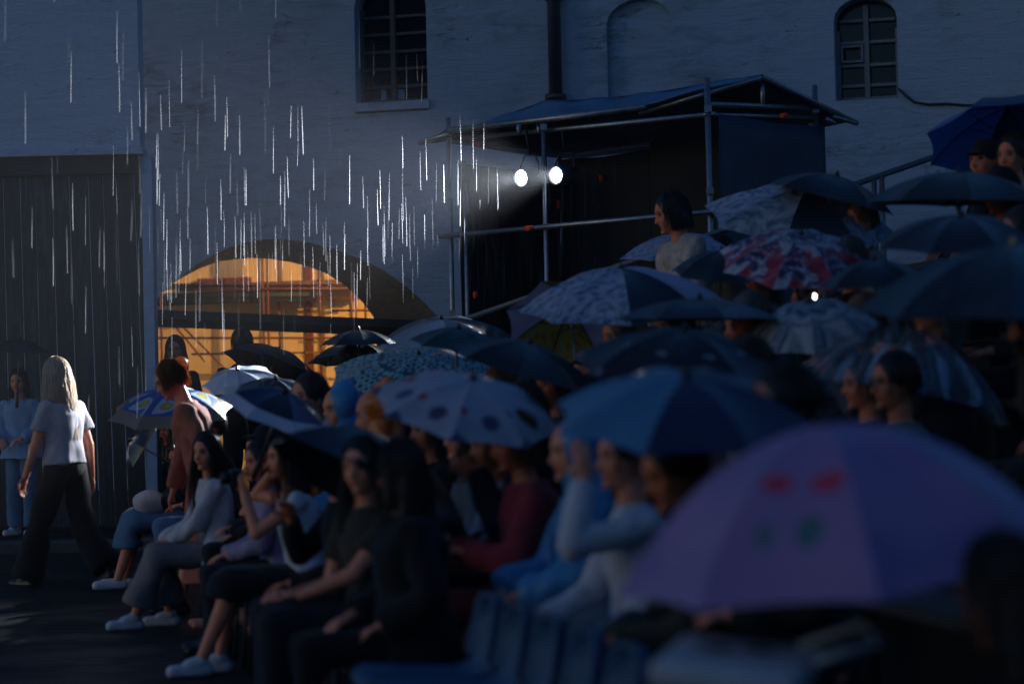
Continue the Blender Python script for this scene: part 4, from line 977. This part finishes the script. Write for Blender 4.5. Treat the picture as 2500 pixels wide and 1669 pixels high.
# second row around the white printed umbrella
W7 = person('woman in blue grey jacket with dark hair under white printed umbrella', dict(lean=.1, head=(.25, .1, 0), top=2, topname='jacket', hair='long', ns=250), CM('bluegrey', 'black', 'dark'), (1062, 1000), 11.6, z0=ZR[1], voxel=.010)
W8 = person('person in red jacket with light brown hair looking at their hands', dict(lean=.14, head=(.15, .22, 0), fat=1.12, top=2, topname='jacket', ease=.03, fold=.012, hem=.14, hair='bob', ns=260, hl=(.06, -.36, .74), hr=(-.04, -.38, .74), hdl=(-.6, -.7, .2)), CM('red', 'maroon', 'auburn', skin=SKIN2), (1178, 1015), 9.6, z0=ZR[1], voxel=.009)
W9 = person('woman in white blouse beyond the red jacket holding a phone', dict(lean=.16, head=(.1, .2, 0), top=2, fold=.01, hair='short', hl=(.04, -.38, .78), hr=(-.05, -.38, .76)), CM('white', 'navy', 'auburn', skin=SKIN2), (1128, 1018), 10.2, z0=ZR[1], voxel=.009)
W10 = person('person wrapped in blue plastic raincoat beside the red jacket', dict(lean=.1, head=(.1, .1, 0), fat=1.15, top=2, topname='raincoat', ease=.035, fold=.018, hem=.2, hair='hood', hl=(.1, -.36, .64), hr=(-.08, -.38, .64), sleeve_ease=.012), CM('rainblue', 'denim'), (1318, 1035), 8.7, z0=ZR[1], voxel=.010)
W11 = person('person in white shirt holding the edge of a clear hood up to the ear', dict(lean=.06, head=(.15, .05, 0), top=2, ease=.012, fold=.010, hair='short', hl=(.12, -.24, 1.14), pl=(.2, -.35, -1), hdl=(-.1, -.05, .9), hnl=(-1, 0, 0), hr=(-.05, -.36, .62)), CM('white', 'ldenim', 'brown'), (1432, 1062), 7.9, z0=ZR[1], voxel=.009)
W12 = person('dark haired person with bare forearm and white cuff behind the purple umbrella', dict(lean=.2, head=(.2, .35, 0), top=2, ease=.02, hair='short', hl=(.08, -.40, .66), hr=(-.05, -.38, .64)), CM('olive', 'black', 'dark', skin=SKIN2), (1545, 1140), 6.8, z0=ZR[0] + .05, voxel=.009)
# glasses
W13 = person('man in glasses and grey green top under the clear umbrella', dict(lean=.05, head=(.1, .05, 0), top=2, hair='short', glasses=True, ease=.02), CM('greygreen', 'black', 'dark', skin=SKIN2), (2052, 878), 10.2, z0=ZR[2], voxel=HV)
W14 = person('second face beyond the man in glasses', dict(lean=.08, head=(.0, .1, 0), top=2, hair='short'), CM('char', 'black', 'dark', skin=SKIN2), (1982, 880), 10.9, z0=ZR[2], voxel=.009)
# woman with shawl on the stairs
hz_ = at(1540, 492, 17.6).z
W15 = person('woman with sand coloured shawl over blue dress walking down the stairs', dict(seated=False, lean=.12, head=(.05, .25, 0), top=2, topname='shawl', ease=.05, sleeve_ease=.03, fold=.030, hem=.22, twist=.3, hair='bob', ns=300, bottom='skirt', skirtlen=.55, hl=(.12, -.25, 1.0), hr=(-.1, -.25, 1.0)), CM('shawl', 'teal', 'dark', skin=SKIN2), (1540, 490), 16.2, yaw=R(-88), z0=ZR[4], voxel=.009, group='people standing')
# pair high at the right edge
W16 = person('person in pale violet shirt high at the right edge under rainbow umbrella', dict(lean=.05, head=(.6, .05, 0), top=2, hair='short'), CM('purplew', 'navy', 'brown', skin=SKIN2), (2322, 358), 15.3, z0=ZR[6], voxel=.010)
W17 = person('person in dark cap leaning close under the rainbow umbrella', dict(lean=.08, head=(.5, .05, 0), top=2, hair='cap'), CM('char', 'navy', 'brown', skin=SKIN2), (2258, 368), 15.6, z0=ZR[6], voxel=.010)
# hoods and raincoats in the middle
W18 = person('short haired man in front of the small green umbrella', dict(lean=.06, head=(.5, .05, 0), top=2, hair='short', ns=60), CM('orange', 'black', 'brown'), (709, 912), 14.2, z0=ZR[1], voxel=.008)
W19 = person('person in light blue plastic hood next to the orange raincoat', dict(lean=.08, head=(.35, .1, 0), top=2, topname='raincoat', ease=.03, hair='hood', fold=.012), CM('rainblue', 'navy', hood='rainblue'), (782, 940), 13.4, z0=ZR[1], voxel=.008)
W20 = person('person turned away in crumpled orange raincoat and hood', dict(lean=.12, head=(-.4, .2, 0), top=2, topname='raincoat', ease=.045, fold=.03, hem=.15, hair='hood', hfold=.05, sleeve_ease=.02, fat=1.15), CM('orange', 'black', hood='orange'), (862, 950), 12.6, z0=ZR[1], voxel=.009)
W21 = person('long haired woman in black beside the orange raincoat', dict(lean=.1, head=(.2, .1, 0), top=2, hair='long', ns=250), CM('black', 'black', 'dark', skin=SKIN2), (985, 985), 12.2, z0=ZR[1], voxel=.009)
W22 = person('shadowed face turned to the stage below the dark umbrella', dict(lean=.08, head=(.2, .05, 0), top=2, hair='short'), CM('char', 'black', 'dark', skin=SKIN2), (1705, 752), 12.6, z0=ZR[3], voxel=.009)
# standing by the gate
GS = 'people standing'
W23 = person('woman with long dark hair standing in front of the lit gateway', dict(seated=False, lean=.02, head=(.1, .05, 0), top=2, hair='long', ns=350), CM('char', 'black', 'dark', skin=SKIN2), (402, 803), 23.3, yaw=R(-8), z0=GZ(23.3), smax=1.3, voxel=.008, group=GS)
W24 = person('dark figure silhouetted against the orange yard with umbrella', dict(seated=False, lean=.03, head=(3.0, .1, 0), top=2, hair='short', ns=80, hl=(.20, -.42, 1.0), hdl=(-.1, -.8, .2), hnl=(-1, 0, 0), curll=1.0), CM('black', 'black', 'dark'), (556, 788), 21.95, yaw=R(10), z0=GZ(21.95), smax=1.3, voxel=.009, group=GS)
W25 = person('person in light blue denim and white sneakers standing by plank gate', dict(seated=False, lean=.05, head=(.2, .1, 0), top=2, ease=.03, fold=.014, hair='long', ns=200, bottom='trousers', wide=.03, hem=.12, shoes='s', hl=(.12, -.2, 1.02), hr=(-.1, -.22, 1.0)), CM('ldenim', 'denim', 'dark', 'shoew'), (42, 880), 22.2, yaw=R(-20), z0=GZ(22.2), voxel=.008, group=GS)
y1 = R(-127); dl = yawvec((1.1, -.1, -.1), -y1)
W26 = person('woman walking off with long blond hair glowing in the spotlight', dict(seated=False, lean=.08, head=(.1, .2, 0), top=1, collar=False, ease=.022, fold=.012, topt0=.02, bottom='trousers', wide=.07, cut=.97, hair='vlong', ns=2200, hairk=.7, drift=tuple(dl*.5), wave=.012, shoes='s', kl=(.12, -.16, .50), al=(.12, -.30, .10), tl=(.13, -.45, .06), kr=(-.10, .06, .48), ar=(-.12, .30, .16), tr=(-.13, .20, .05),
    hl=(.22, -.20, .86), hr=(-.24, .02, .84)), CM('greyw', 'black', 'blond', 'shoed'), (128, 862), 18.2, yaw=y1, z0=0.0, voxel=HV, group=GS)
W27 = person('bent person in rust brown dress with lit hair bun passing the front row', dict(seated=False, lean=.30, head=(.1, .45, 0), top=2, ease=.025, fold=.014, bottom='skirt', skirtlen=.72, hair='bun', ns=500, shoes='s', hl=(.24, .05, .86), hr=(-.2, -.25, .82), kl=(.1, -.12, .5), al=(.1, -.2, .085), kr=(-.1, .03, .49), ar=(-.1, .18, .09)), CM('brown', 'brown', 'ginger', 'shoed'), (392, 872), 15.8, yaw=R(-86), z0=0.0, voxel=HV, group=GS)

# things in hands
def thing_at(name, geo, m, loc, label, cat, rot=None, smooth=False, bev=.006):
    me = geo.mesh(name, smooth)
    if bev: bevel(me, bev)
    o = link(name, me, m); o.location = loc
    if rot is not None: o.rotation_euler = rot
    return tag(o, label, cat)
cam_p = wpos(*W3, 'wl') + yawvec((-.06, -.04, .07), FACE)
q = Geo(); q.box((-.065, -.02, -.04), (.065, .03, .045)); thing_at('photo_camera', q, M_BLACK, cam_p, 'small black camera held up by the bare armed woman', 'camera', (0, 0, FACE)); q = Geo(); q.tube((0, -.02, 0), (0, -.07, 0), .03, n=16); q.obj('lens', M_BLACK, bpy.data.objects['photo_camera'])
q = Geo(); q.ellipsoid((0, 0, 0), Vector((.13, 0, 0)), Vector((0, .11, 0)), Vector((0, 0, .10))); me = q.mesh('crumpled_bag'); folds(me, .025, 4, 18)
o = link('crumpled_bag', me, C['offw']); o.location = wpos(*W2, 'kl') + Vector((.10, .0, .14)); tag(o, 'crumpled pale bag on the lap of the denim skirt', 'bag')
ph = wpos(*W9, 'wl') + yawvec((-.02, -.08, .04), FACE); q = Geo(); q.box((-.036, -.005, -.075), (.036, .005, .075)); thing_at('phone', q, M_BLACK, ph, 'black phone held by the woman in white blouse', 'phone', (R(-50), 0, FACE), bev=.003)
# lit phone torch in the dark of the stand
tp_ = at(1869, 680, 12.3); q = Geo(); q.box((-.036, -.004, -.075), (.036, .004, .075)); o = thing_at('phone', q, M_BLACK, tp_ + Vector((0, .006, -.06)), 'phone with its small torch lit among the umbrellas at right', 'phone', bev=.003); q = Geo(); q.ellipsoid((0, -.008, .06), Vector((.008, 0, 0)), Vector((0, .004, 0)), Vector((0, 0, .016))); q.obj('torch', emit('torch_led', (1, .85, .75), 9), o)
# shawls and plastic sheets over knees in the near rows
def drape(name, label, cat, c, size, m, amp, seed, z):
    rs = np.random.RandomState(seed); q = Geo(); n = 26
    for j in range(n + 1):
        for i in range(n + 1):
            u, v = i/n - .5, j/n - .5; h = amp*(math.sin(u*9 + seed) * math.cos(v*7 + seed*2) + .6*math.sin(u*21 + v*13 + seed)) - .30*(max(0, abs(u) - .26) + max(0, abs(v) - .30)) * 1.2
            q.v.append((u*size[0], v*size[1], h))
    for j in range(n):
        for i in range(n): a = j*(n+1)+i; q.f.append((a, a+1, a+n+2, a+n+1))
    me = q.mesh(name); bm = bmesh.new(); bm.from_mesh(me); bmesh.ops.solidify(bm, geom=bm.faces[:], thickness=.008); bm.to_mesh(me); bm.free(); me.polygons.foreach_set('use_smooth', [True]*len(me.polygons))
    o = link(name, me, m); o.location = (c.x, c.y, z); o.rotation_euler = (0, 0, FACE); return tag(o, label, cat)
M_GREYPL = mat('grey_green_plastic', (.13, .17, .17), .25, .45, 9, .5, spec=.8)
c = at(1345, 1385, 8.6); drape('lap_sheet', 'crumpled grey green plastic sheet over knees by the blue seats', 'plastic sheet', c, (.42, .6), M_GREYPL, .03, 1, c.z)
c = at(1580, 1420, 7.0); drape('lap_sheet', 'dark wet cover spread on laps below the purple umbrella', 'plastic sheet', c, (.45, .6), mat('dark_wet_cover', (.05, .065, .07), .25, .5, 9, .5, spec=.8), .04, 3, c.z)
# white tote with dark print in the foreground
tb = at(1690, 1532, 4.75); tr = empty('tote_bag', tb, R(-14), 'white flat bag with dark print lying in the foreground', 'bag'); tr.rotation_euler = (R(9), R(6), R(-20))
q = Geo(); q.box((-.145, -.12, -.026), (.145, .12, .026)); me = bevel(q.mesh('bag_body', True), .02, 3); folds(me, .006, 2, 20); link('bag_body', me, mat('white_bag_canvas', (.48, .51, .54), .6, .15, 8, .2), tr)
for (a, b2) in ((-.05, .02), (.03, .05)): q = Geo(); q.ellipsoid((a, b2, .03), Vector((.035, 0, 0)), Vector((0, .022, 0)), Vector((0, 0, .004))); q.obj('print', C['char'], tr)
q = Geo(); q.path([Vector((.1, .10, .03)), Vector((.22, .14, .08)), Vector((.26, .08, .06)), Vector((.16, -.02, .04))], .008, 6); q.obj('strap', mat('white_bag_canvas', (.46, .52, .60)), tr)
W28 = person('dark figure at the bottom right corner with hands in the lap', dict(lean=.18, head=(-1.0, .35, 0), top=1, hair='long', ns=250, hl=(.10, -.36, .80), hr=(-.02, -.40, .78), pl=(.4, -.2, -1), fat=1.1), CM('black', 'black', 'dark', skin=SKIN2), (2300, 1360), 4.4, z0=-.02, smin=.75, voxel=.009)
# ------------------------------------------------------------------ umbrellas with their holders
F['khaki'] = fabric('khaki_border', (.20, .16, .11))
GEN = []
for P in (dict(lean=.10, head=(.2, .05, 0), top=2, hair='short', ns=120, hr=(-.13, -.27, .99), hdr=(.1, -.9, .25), hnr=(1, .1, .1), curlr=1.05, pr=(-.5, .2, -.9), shoes='s'),
          dict(lean=.05, head=(.3, .12, 0), top=2, hair='long', ns=160, hl=(.13, -.27, .99), hdl=(-.1, -.9, .25), hnl=(-1, .1, .1), curll=1.05, pl=(.5, .2, -.9), fat=1.05, shoes='s'),
          dict(lean=.16, head=(.05, .08, 0), top=2, hair='hood', hr=(-.08, -.29, .96), hdr=(.1, -.9, .25), hnr=(1, .1, .1), curlr=1.05, fat=1.1, ease=.026, shoes='s')):
    parts, S = build_parts(P, .011); k = 'r' if 'hr' in P else 'l'
    fd = Vector(P['hd' + k]).normalized(); pn = Vector(P['hn' + k]); pn = (pn - fd*pn.dot(fd)).normalized()
    GEN.append((parts, S, S['w' + k] + fd*.085 + pn*.026))
PAL = [('char', 'black'), ('navy', 'black'), ('olive', 'char'), ('bluegrey', 'navy'), ('black', 'denim'), ('greygreen', 'char'), ('beige', 'navy'), ('maroon', 'black')]
NH = [0]
def gen_person(label, v, loc, s, sub, z_extra=0):
    parts, S, grip = GEN[v]; k = NH[0]; NH[0] += 1; a, b2 = PAL[k % len(PAL)]
    root = empty('person', loc, FACE, label, 'person', 'people in the audience'); root.scale = (s, s, s)
    dress(root, parts, CM(a, b2, ('dark', 'brown', 'grey', 'dark', 'auburn')[k % 5], skin=SKIN2 if k % 2 else SKIN, hood=('char', 'navy', 'olive')[k % 3])); return root
def held(label, hold, apex, hw, Y0, tilt, hr, mats, v=0, snap=True, spin=0., n=8, Lfix=None, holder=True, **kw):
    tx, ty = tilt; axis = Vector((tx, -ty, 1)).normalized(); best = None; parts, S, grip = GEN[v]
    for r in range(9):
        for i in range(61):
            if (not holder or not snap) and i != 30: continue
            Y = Y0*(.86 + .28*i/60); tip = at(*apex, Y); gz = ZR[r] + grip.z; L_ = (tip.z - gz)/axis.z if axis.z > .5 else .55
            gp = tip - axis*L_; loc = gp - yawvec(grip, FACE); o = off_of(loc)
            cost = abs(o - r*PIT)*3 + abs(Y/Y0 - 1)*1.5 + abs(L_ - .55)*1.4 + (4 if L_ < .28 or L_ > 1.05 else 0)
            if axis.z <= .5: cost += abs(gp.z - gz)*3
            if best is None or cost < best[0]: best = (cost, Y, r, L_, tip, loc, o, gp)
    cost, Y, r, L_, tip, loc, o, gp = best
    s = 1.0; z0 = ZR[r]
    if L_ < .30: L_ = .30; gp = tip - axis*L_; s = max(.86, (gp.z - z0)/grip.z); z0 = gp.z - grip.z*s if gp.z - grip.z*s < z0 else z0; loc = gp - yawvec(grip, FACE)*s
    print('UMB %-50s Y %.1f row %d L %.2f off %.2f cost %.2f R %.2f' % (label[:50], Y, r, L_, o, cost, hw*K*Y/FPX))
    umbrella(label, tip, axis, hw*(1.0 if hw > 300 else 1.13)*K*Y/FPX, hr, [F[m] for m in mats], L=L_, spin=spin, n=n, **kw)
    if holder: gen_person(hold, v, Vector((loc.x, loc.y, z0)), s, v)
H_ = held
H_('purple umbrella with red spots filling the lower right', 'x', (1895, 970), 525, 5.0, (-.10, .06), .68, ['purplep', 'purple', 'purplep', 'purple', 'pinkp', 'purplep', 'purple', 'purplep'], 1, spin=.25, holder=False)
H_('umbrella with sky blue and navy panels above the white shirt', 'person holding the sky blue and navy umbrella', (1575, 858), 315, 7.8, (.02, .30), .34, ['navy', 'navy', 'blue', 'blue', 'blue', 'navy', 'navy', 'navy'], 0, spin=.35)
H_('white printed umbrella with dark arcs over the red jacket', 'person holding the white printed umbrella', (1085, 870), 205, 11.0, (.22, .34), .36, ['print'], 1, spin=.1)
H_('teal umbrella with fish scale print', 'person holding the teal scale umbrella', (960, 812), 195, 14.0, (.06, .40), .36, ['scales'], 0, spin=.2)
H_('plain black umbrella right of the teal scale umbrella', 'person under the black umbrella beside the teal one', (1215, 785), 158, 13.0, (.32, .15), .36, ['black'], 1, spin=.4)
H_('dark green umbrella behind the teal scale umbrella', 'person under the dark green umbrella', (1052, 752), 98, 16.2, (.1, .2), .34, ['dgreen', 'dgreen', 'slate', 'dgreen'], 0, spin=.3)
H_('pale grey blue umbrella in front of the gate wall', 'person under the pale grey blue umbrella', (1012, 731), 142, 17.0, (-.05, .30), .38, ['greyb', 'lblue', 'greyb', 'slate'], 2, spin=.35)
H_('dark umbrella with pale motifs behind the blue one', 'person under the dark umbrella with pale motifs', (1570, 755), 225, 10.6, (.1, .22), .40, ['letters'], 0, spin=.15)
H_('low slate umbrella behind the dark motif umbrella', 'person under the low slate umbrella', (1605, 684), 178, 12.6, (.02, .02), .26, ['ink', 'slate', 'ink', 'ink'], 1, spin=.2)
H_('marbled pale blue umbrella with one white panel', 'person under the marbled pale blue umbrella', (1425, 614), 215, 13.4, (-.02, .22), .40, ['white', 'marble', 'marble', 'marble', 'marble', 'marble', 'ink', 'lilac'], 0, spin=.12)
H_('lavender umbrella with yellow flowers showing its inside', 'person whose lavender umbrella shows its inside', (1308, 702), 140, 15.0, (-.05, -.85), .34, ['lilac', 'flowers', 'leafw', 'lilac', 'lilac', 'flowers', 'flowers', 'lilac'], 1, spin=.3)
H_('lavender leaf print umbrella behind the shawl woman', 'person under the lavender leaf print umbrella', (1565, 533), 132, 18.0, (.0, .12), .40, ['leafw'], 0, spin=.2)
H_('small black umbrella between shawl woman and red flowers', 'person under the small black umbrella', (1655, 576), 100, 15.0, (.05, .25), .5, ['black', 'black2'], 1, spin=.3)
H_('umbrella covered in red and white flowers', 'person under the red floral umbrella', (1838, 536), 172, 15.4, (.05, .42), .40, ['floral'], 0, spin=.25)
H_('blue and silver sheer umbrella above the red floral one', 'person under the blue and silver umbrella', (1850, 434), 205, 14.6, (.12, .38), .36, ['silver', 'slate', 'marble', 'marble'], 2, spin=.2)
H_('black umbrella behind the blue and silver one', 'person under the black umbrella by stair rail', (1920, 402), 130, 16.6, (.28, .12), .40, ['black'], 0, spin=.2)
H_('wide olive umbrella near the right edge', 'person under the wide olive umbrella', (2200, 393), 190, 13.0, (.03, .05), .36, ['olive'], 1, spin=.2)
H_('rainbow panel umbrella at the top right', 'person under the rainbow panel umbrella', (2310, 246), 175, 15.8, (.05, -.42), .5, ['royal', 'navy', 'royal', 'violet', 'violet', 'navy', 'royal', 'royal'], 1, spin=.3, holder=False)
H_('plum grey umbrella below the olive one', 'person under the plum grey umbrella', (2205, 492), 180, 11.6, (.0, .18), .36, ['plum'], 0, spin=.25)
H_('black umbrella right of the red floral one', 'person under the black umbrella right of red flowers', (2005, 596), 118, 12.6, (-.05, .1), .45, ['black'], 1, spin=.3)
H_('big blue black streaked umbrella at the right edge', 'person under the big streaked umbrella', (2325, 560), 370, 9.6, (-.04, .12), .40, ['streak', 'streak', 'slate', 'streak'], 0, spin=.1, shaft=M_TAN)
H_('clear plastic umbrella over the man in glasses', 'person behind the man in glasses', (2085, 752), 235, 10.9, (.22, -.12), .72, ['clear'], 0, spin=.2, holder=False)
H_('silvery striped umbrella left of the clear one', 'person under the silvery striped umbrella', (1855, 692), 140, 11.4, (-.15, .35), .5, ['silver'], 1, spin=.3)
H_('black umbrella held sideways below the rainbow rings', 'person beside the sideways black umbrella', (300, 1010), 62, 17.6, (-1.6, .3), .5, ['black'], 0, holder=False)
H_('umbrella with rainbow ring print behind the rust dress', 'person under the rainbow ring umbrella', (388, 892), 130, 17.2, (.0, .28), .42, ['hearts'], 0, spin=.35, snap=False, border=F['khaki'])
H_('big black umbrella over the smiling woman', 'x', (919, 1022), 240, 9.9, (.617, -.30), .55, ['black', 'black2'], 0, holder=False, spin=.2)
H_('small bright green umbrella behind a man', 'person under the small green umbrella', (722, 882), 62, 15.2, (.1, .35), .45, ['fgreen', 'green', 'green', 'fgreen'], 0, spin=.3)
H_('black umbrella with wet shining rim at the gate', 'person under the black umbrella with shining rim', (805, 786), 92, 18.8, (-.05, -.12), .40, ['black'], 0, spin=.3)
H_('black umbrella behind the shining rim umbrella', 'person under the second black gate umbrella', (822, 756), 78, 20.0, (.0, .05), .40, ['black'], 1, spin=.2)
H_('pale blue umbrella in front of the gateway', 'person under the pale blue gateway umbrella', (545, 848), 78, 19.0, (-.1, .42), .34, ['lblue'], 0, spin=.3)
H_('black umbrella with grey edge leaning right at gateway', 'person under the black umbrella with grey edge', (632, 868), 98, 17.2, (.1, .25), .44, ['black', 'black', 'greyb', 'black'], 1, spin=.3)
gp = wpos(*W3, 'wr') + yawvec((.03, -.08, .03), FACE); tip = at(655, 898, gp.y - .1); ax = (tip - gp).normalized()
umbrella('navy violet umbrella with white border held by the bare armed woman', tip, Vector((.42, -.22, 1)), 148*K*gp.y/FPX, .40, [F['ink'], F['violet'], F['ink'], F['navy']], L=(tip - gp).length, spin=.1, border=F['white'])
# standing holder's umbrella at the gate
tip = at(640, 800, 21.6)
umbrella('black umbrella held in front of the orange gateway', tip, (.35, .25, 1), 122*K*21.6/FPX, .42, [F['ink'], F['black']], L=.62, spin=.2)
tip = at(45, 778, 22.0); umbrella('dark umbrella by the plank gate at the left edge', tip, (.08, -.1, 1), 70*K*22/FPX, .4, [F['ink']], L=.55)
# front-row seats
for k, (t_, lab) in enumerate(((-3.0, 'blue seat under the person in denim skirt'), (0, 'blue seat under the woman in white shirt'), (1.95, 'blue seat under the child in lavender'), (2.75, 'blue seat under the woman with the camera'), (4.6, 'blue seat under the black coat'), (5.35, 'blue seat under the smiling woman'), (6.2, 'blue seat under the black coat beside the smiling woman'))): place_seat(t_, lab)
ORD = ['farthest', 'second', 'third', 'fourth', 'fifth', 'sixth', 'seventh', 'nearest']
for k in range(8): place_seat(7.25 + k*.45, '%s empty blue plastic seat counted from the black umbrella couple' % ORD[k])
# ------------------------------------------------------------------ rain
def rain_mat():
    m = bpy.data.materials.new('falling_rain_water'); m.use_nodes = True; t = NT(m); t.n.clear()
    d = t.new('ShaderNodeBsdfTranslucent'); d.inputs[0].default_value = (.95, .95, 1, 1)
    d2 = t.new('ShaderNodeBsdfDiffuse'); d2.inputs[0].default_value = (.95, .95, 1, 1)
    a = t.new('ShaderNodeMixShader'); a.inputs[0].default_value = .4; t.link(d.outputs[0], a.inputs[1]); t.link(d2.outputs[0], a.inputs[2])
    tr = t.new('ShaderNodeBsdfTransparent'); b = t.new('ShaderNodeMixShader'); b.inputs[0].default_value = .048
    t.link(tr.outputs[0], b.inputs[1]); t.link(a.outputs[0], b.inputs[2])
    o = t.new('ShaderNodeOutputMaterial'); t.link(b.outputs[0], o.inputs[0]); return m
rng = random.Random(23); q = Geo()
for k in range(700):
    near = k >= 600
    y = rng.uniform(18.5, 22.3) if near else rng.uniform(14.5, 22.6); x = rng.uniform(-3.0, -.05) if near else rng.uniform(-5.5, .75); z = rng.gauss(3.0, .45) if near else rng.gauss(2.75, .75)
    if x < -3.0 and rng.random() < .5: continue
    if x > -1.2 and y > 21.2 and z > 3.6: continue
    if x > -.35 and y > 22.0: continue
    ln = rng.uniform(.22, .42); r = rng.uniform(.0007, .0026); dx = rng.uniform(-.012, .004)
    q.path([Vector((x, y, z)), Vector((x + dx*.5 + rng.uniform(-.002, .002), y, z - ln/2)), Vector((x + dx, y, z - ln))], [r*.3, r*.8, r], 3)
tag(q.obj('rain', rain_mat()), 'bright falling rain streaks lit by the tower spotlights', 'rain', kind='stuff')

# ------------------------------------------------------------------ haze: damp air round the whole scene
q = Geo(); q.box((-330, -330, -1.3), (330, 330, 9.2)); hz = q.obj('haze', None, smooth=False)
hm = bpy.data.materials.new('damp_air'); hm.use_nodes = True; t = NT(hm); t.n.clear()
pv = t.new('ShaderNodeVolumePrincipled'); pv.inputs['Color'].default_value = (.9, .93, 1, 1); pv.inputs['Density'].default_value = .0007; pv.inputs['Anisotropy'].default_value = .0
oo = t.new('ShaderNodeOutputMaterial'); t.link(pv.outputs[0], oo.inputs['Volume']); hz.data.materials.append(hm)
tag(hz, kind='stuff')
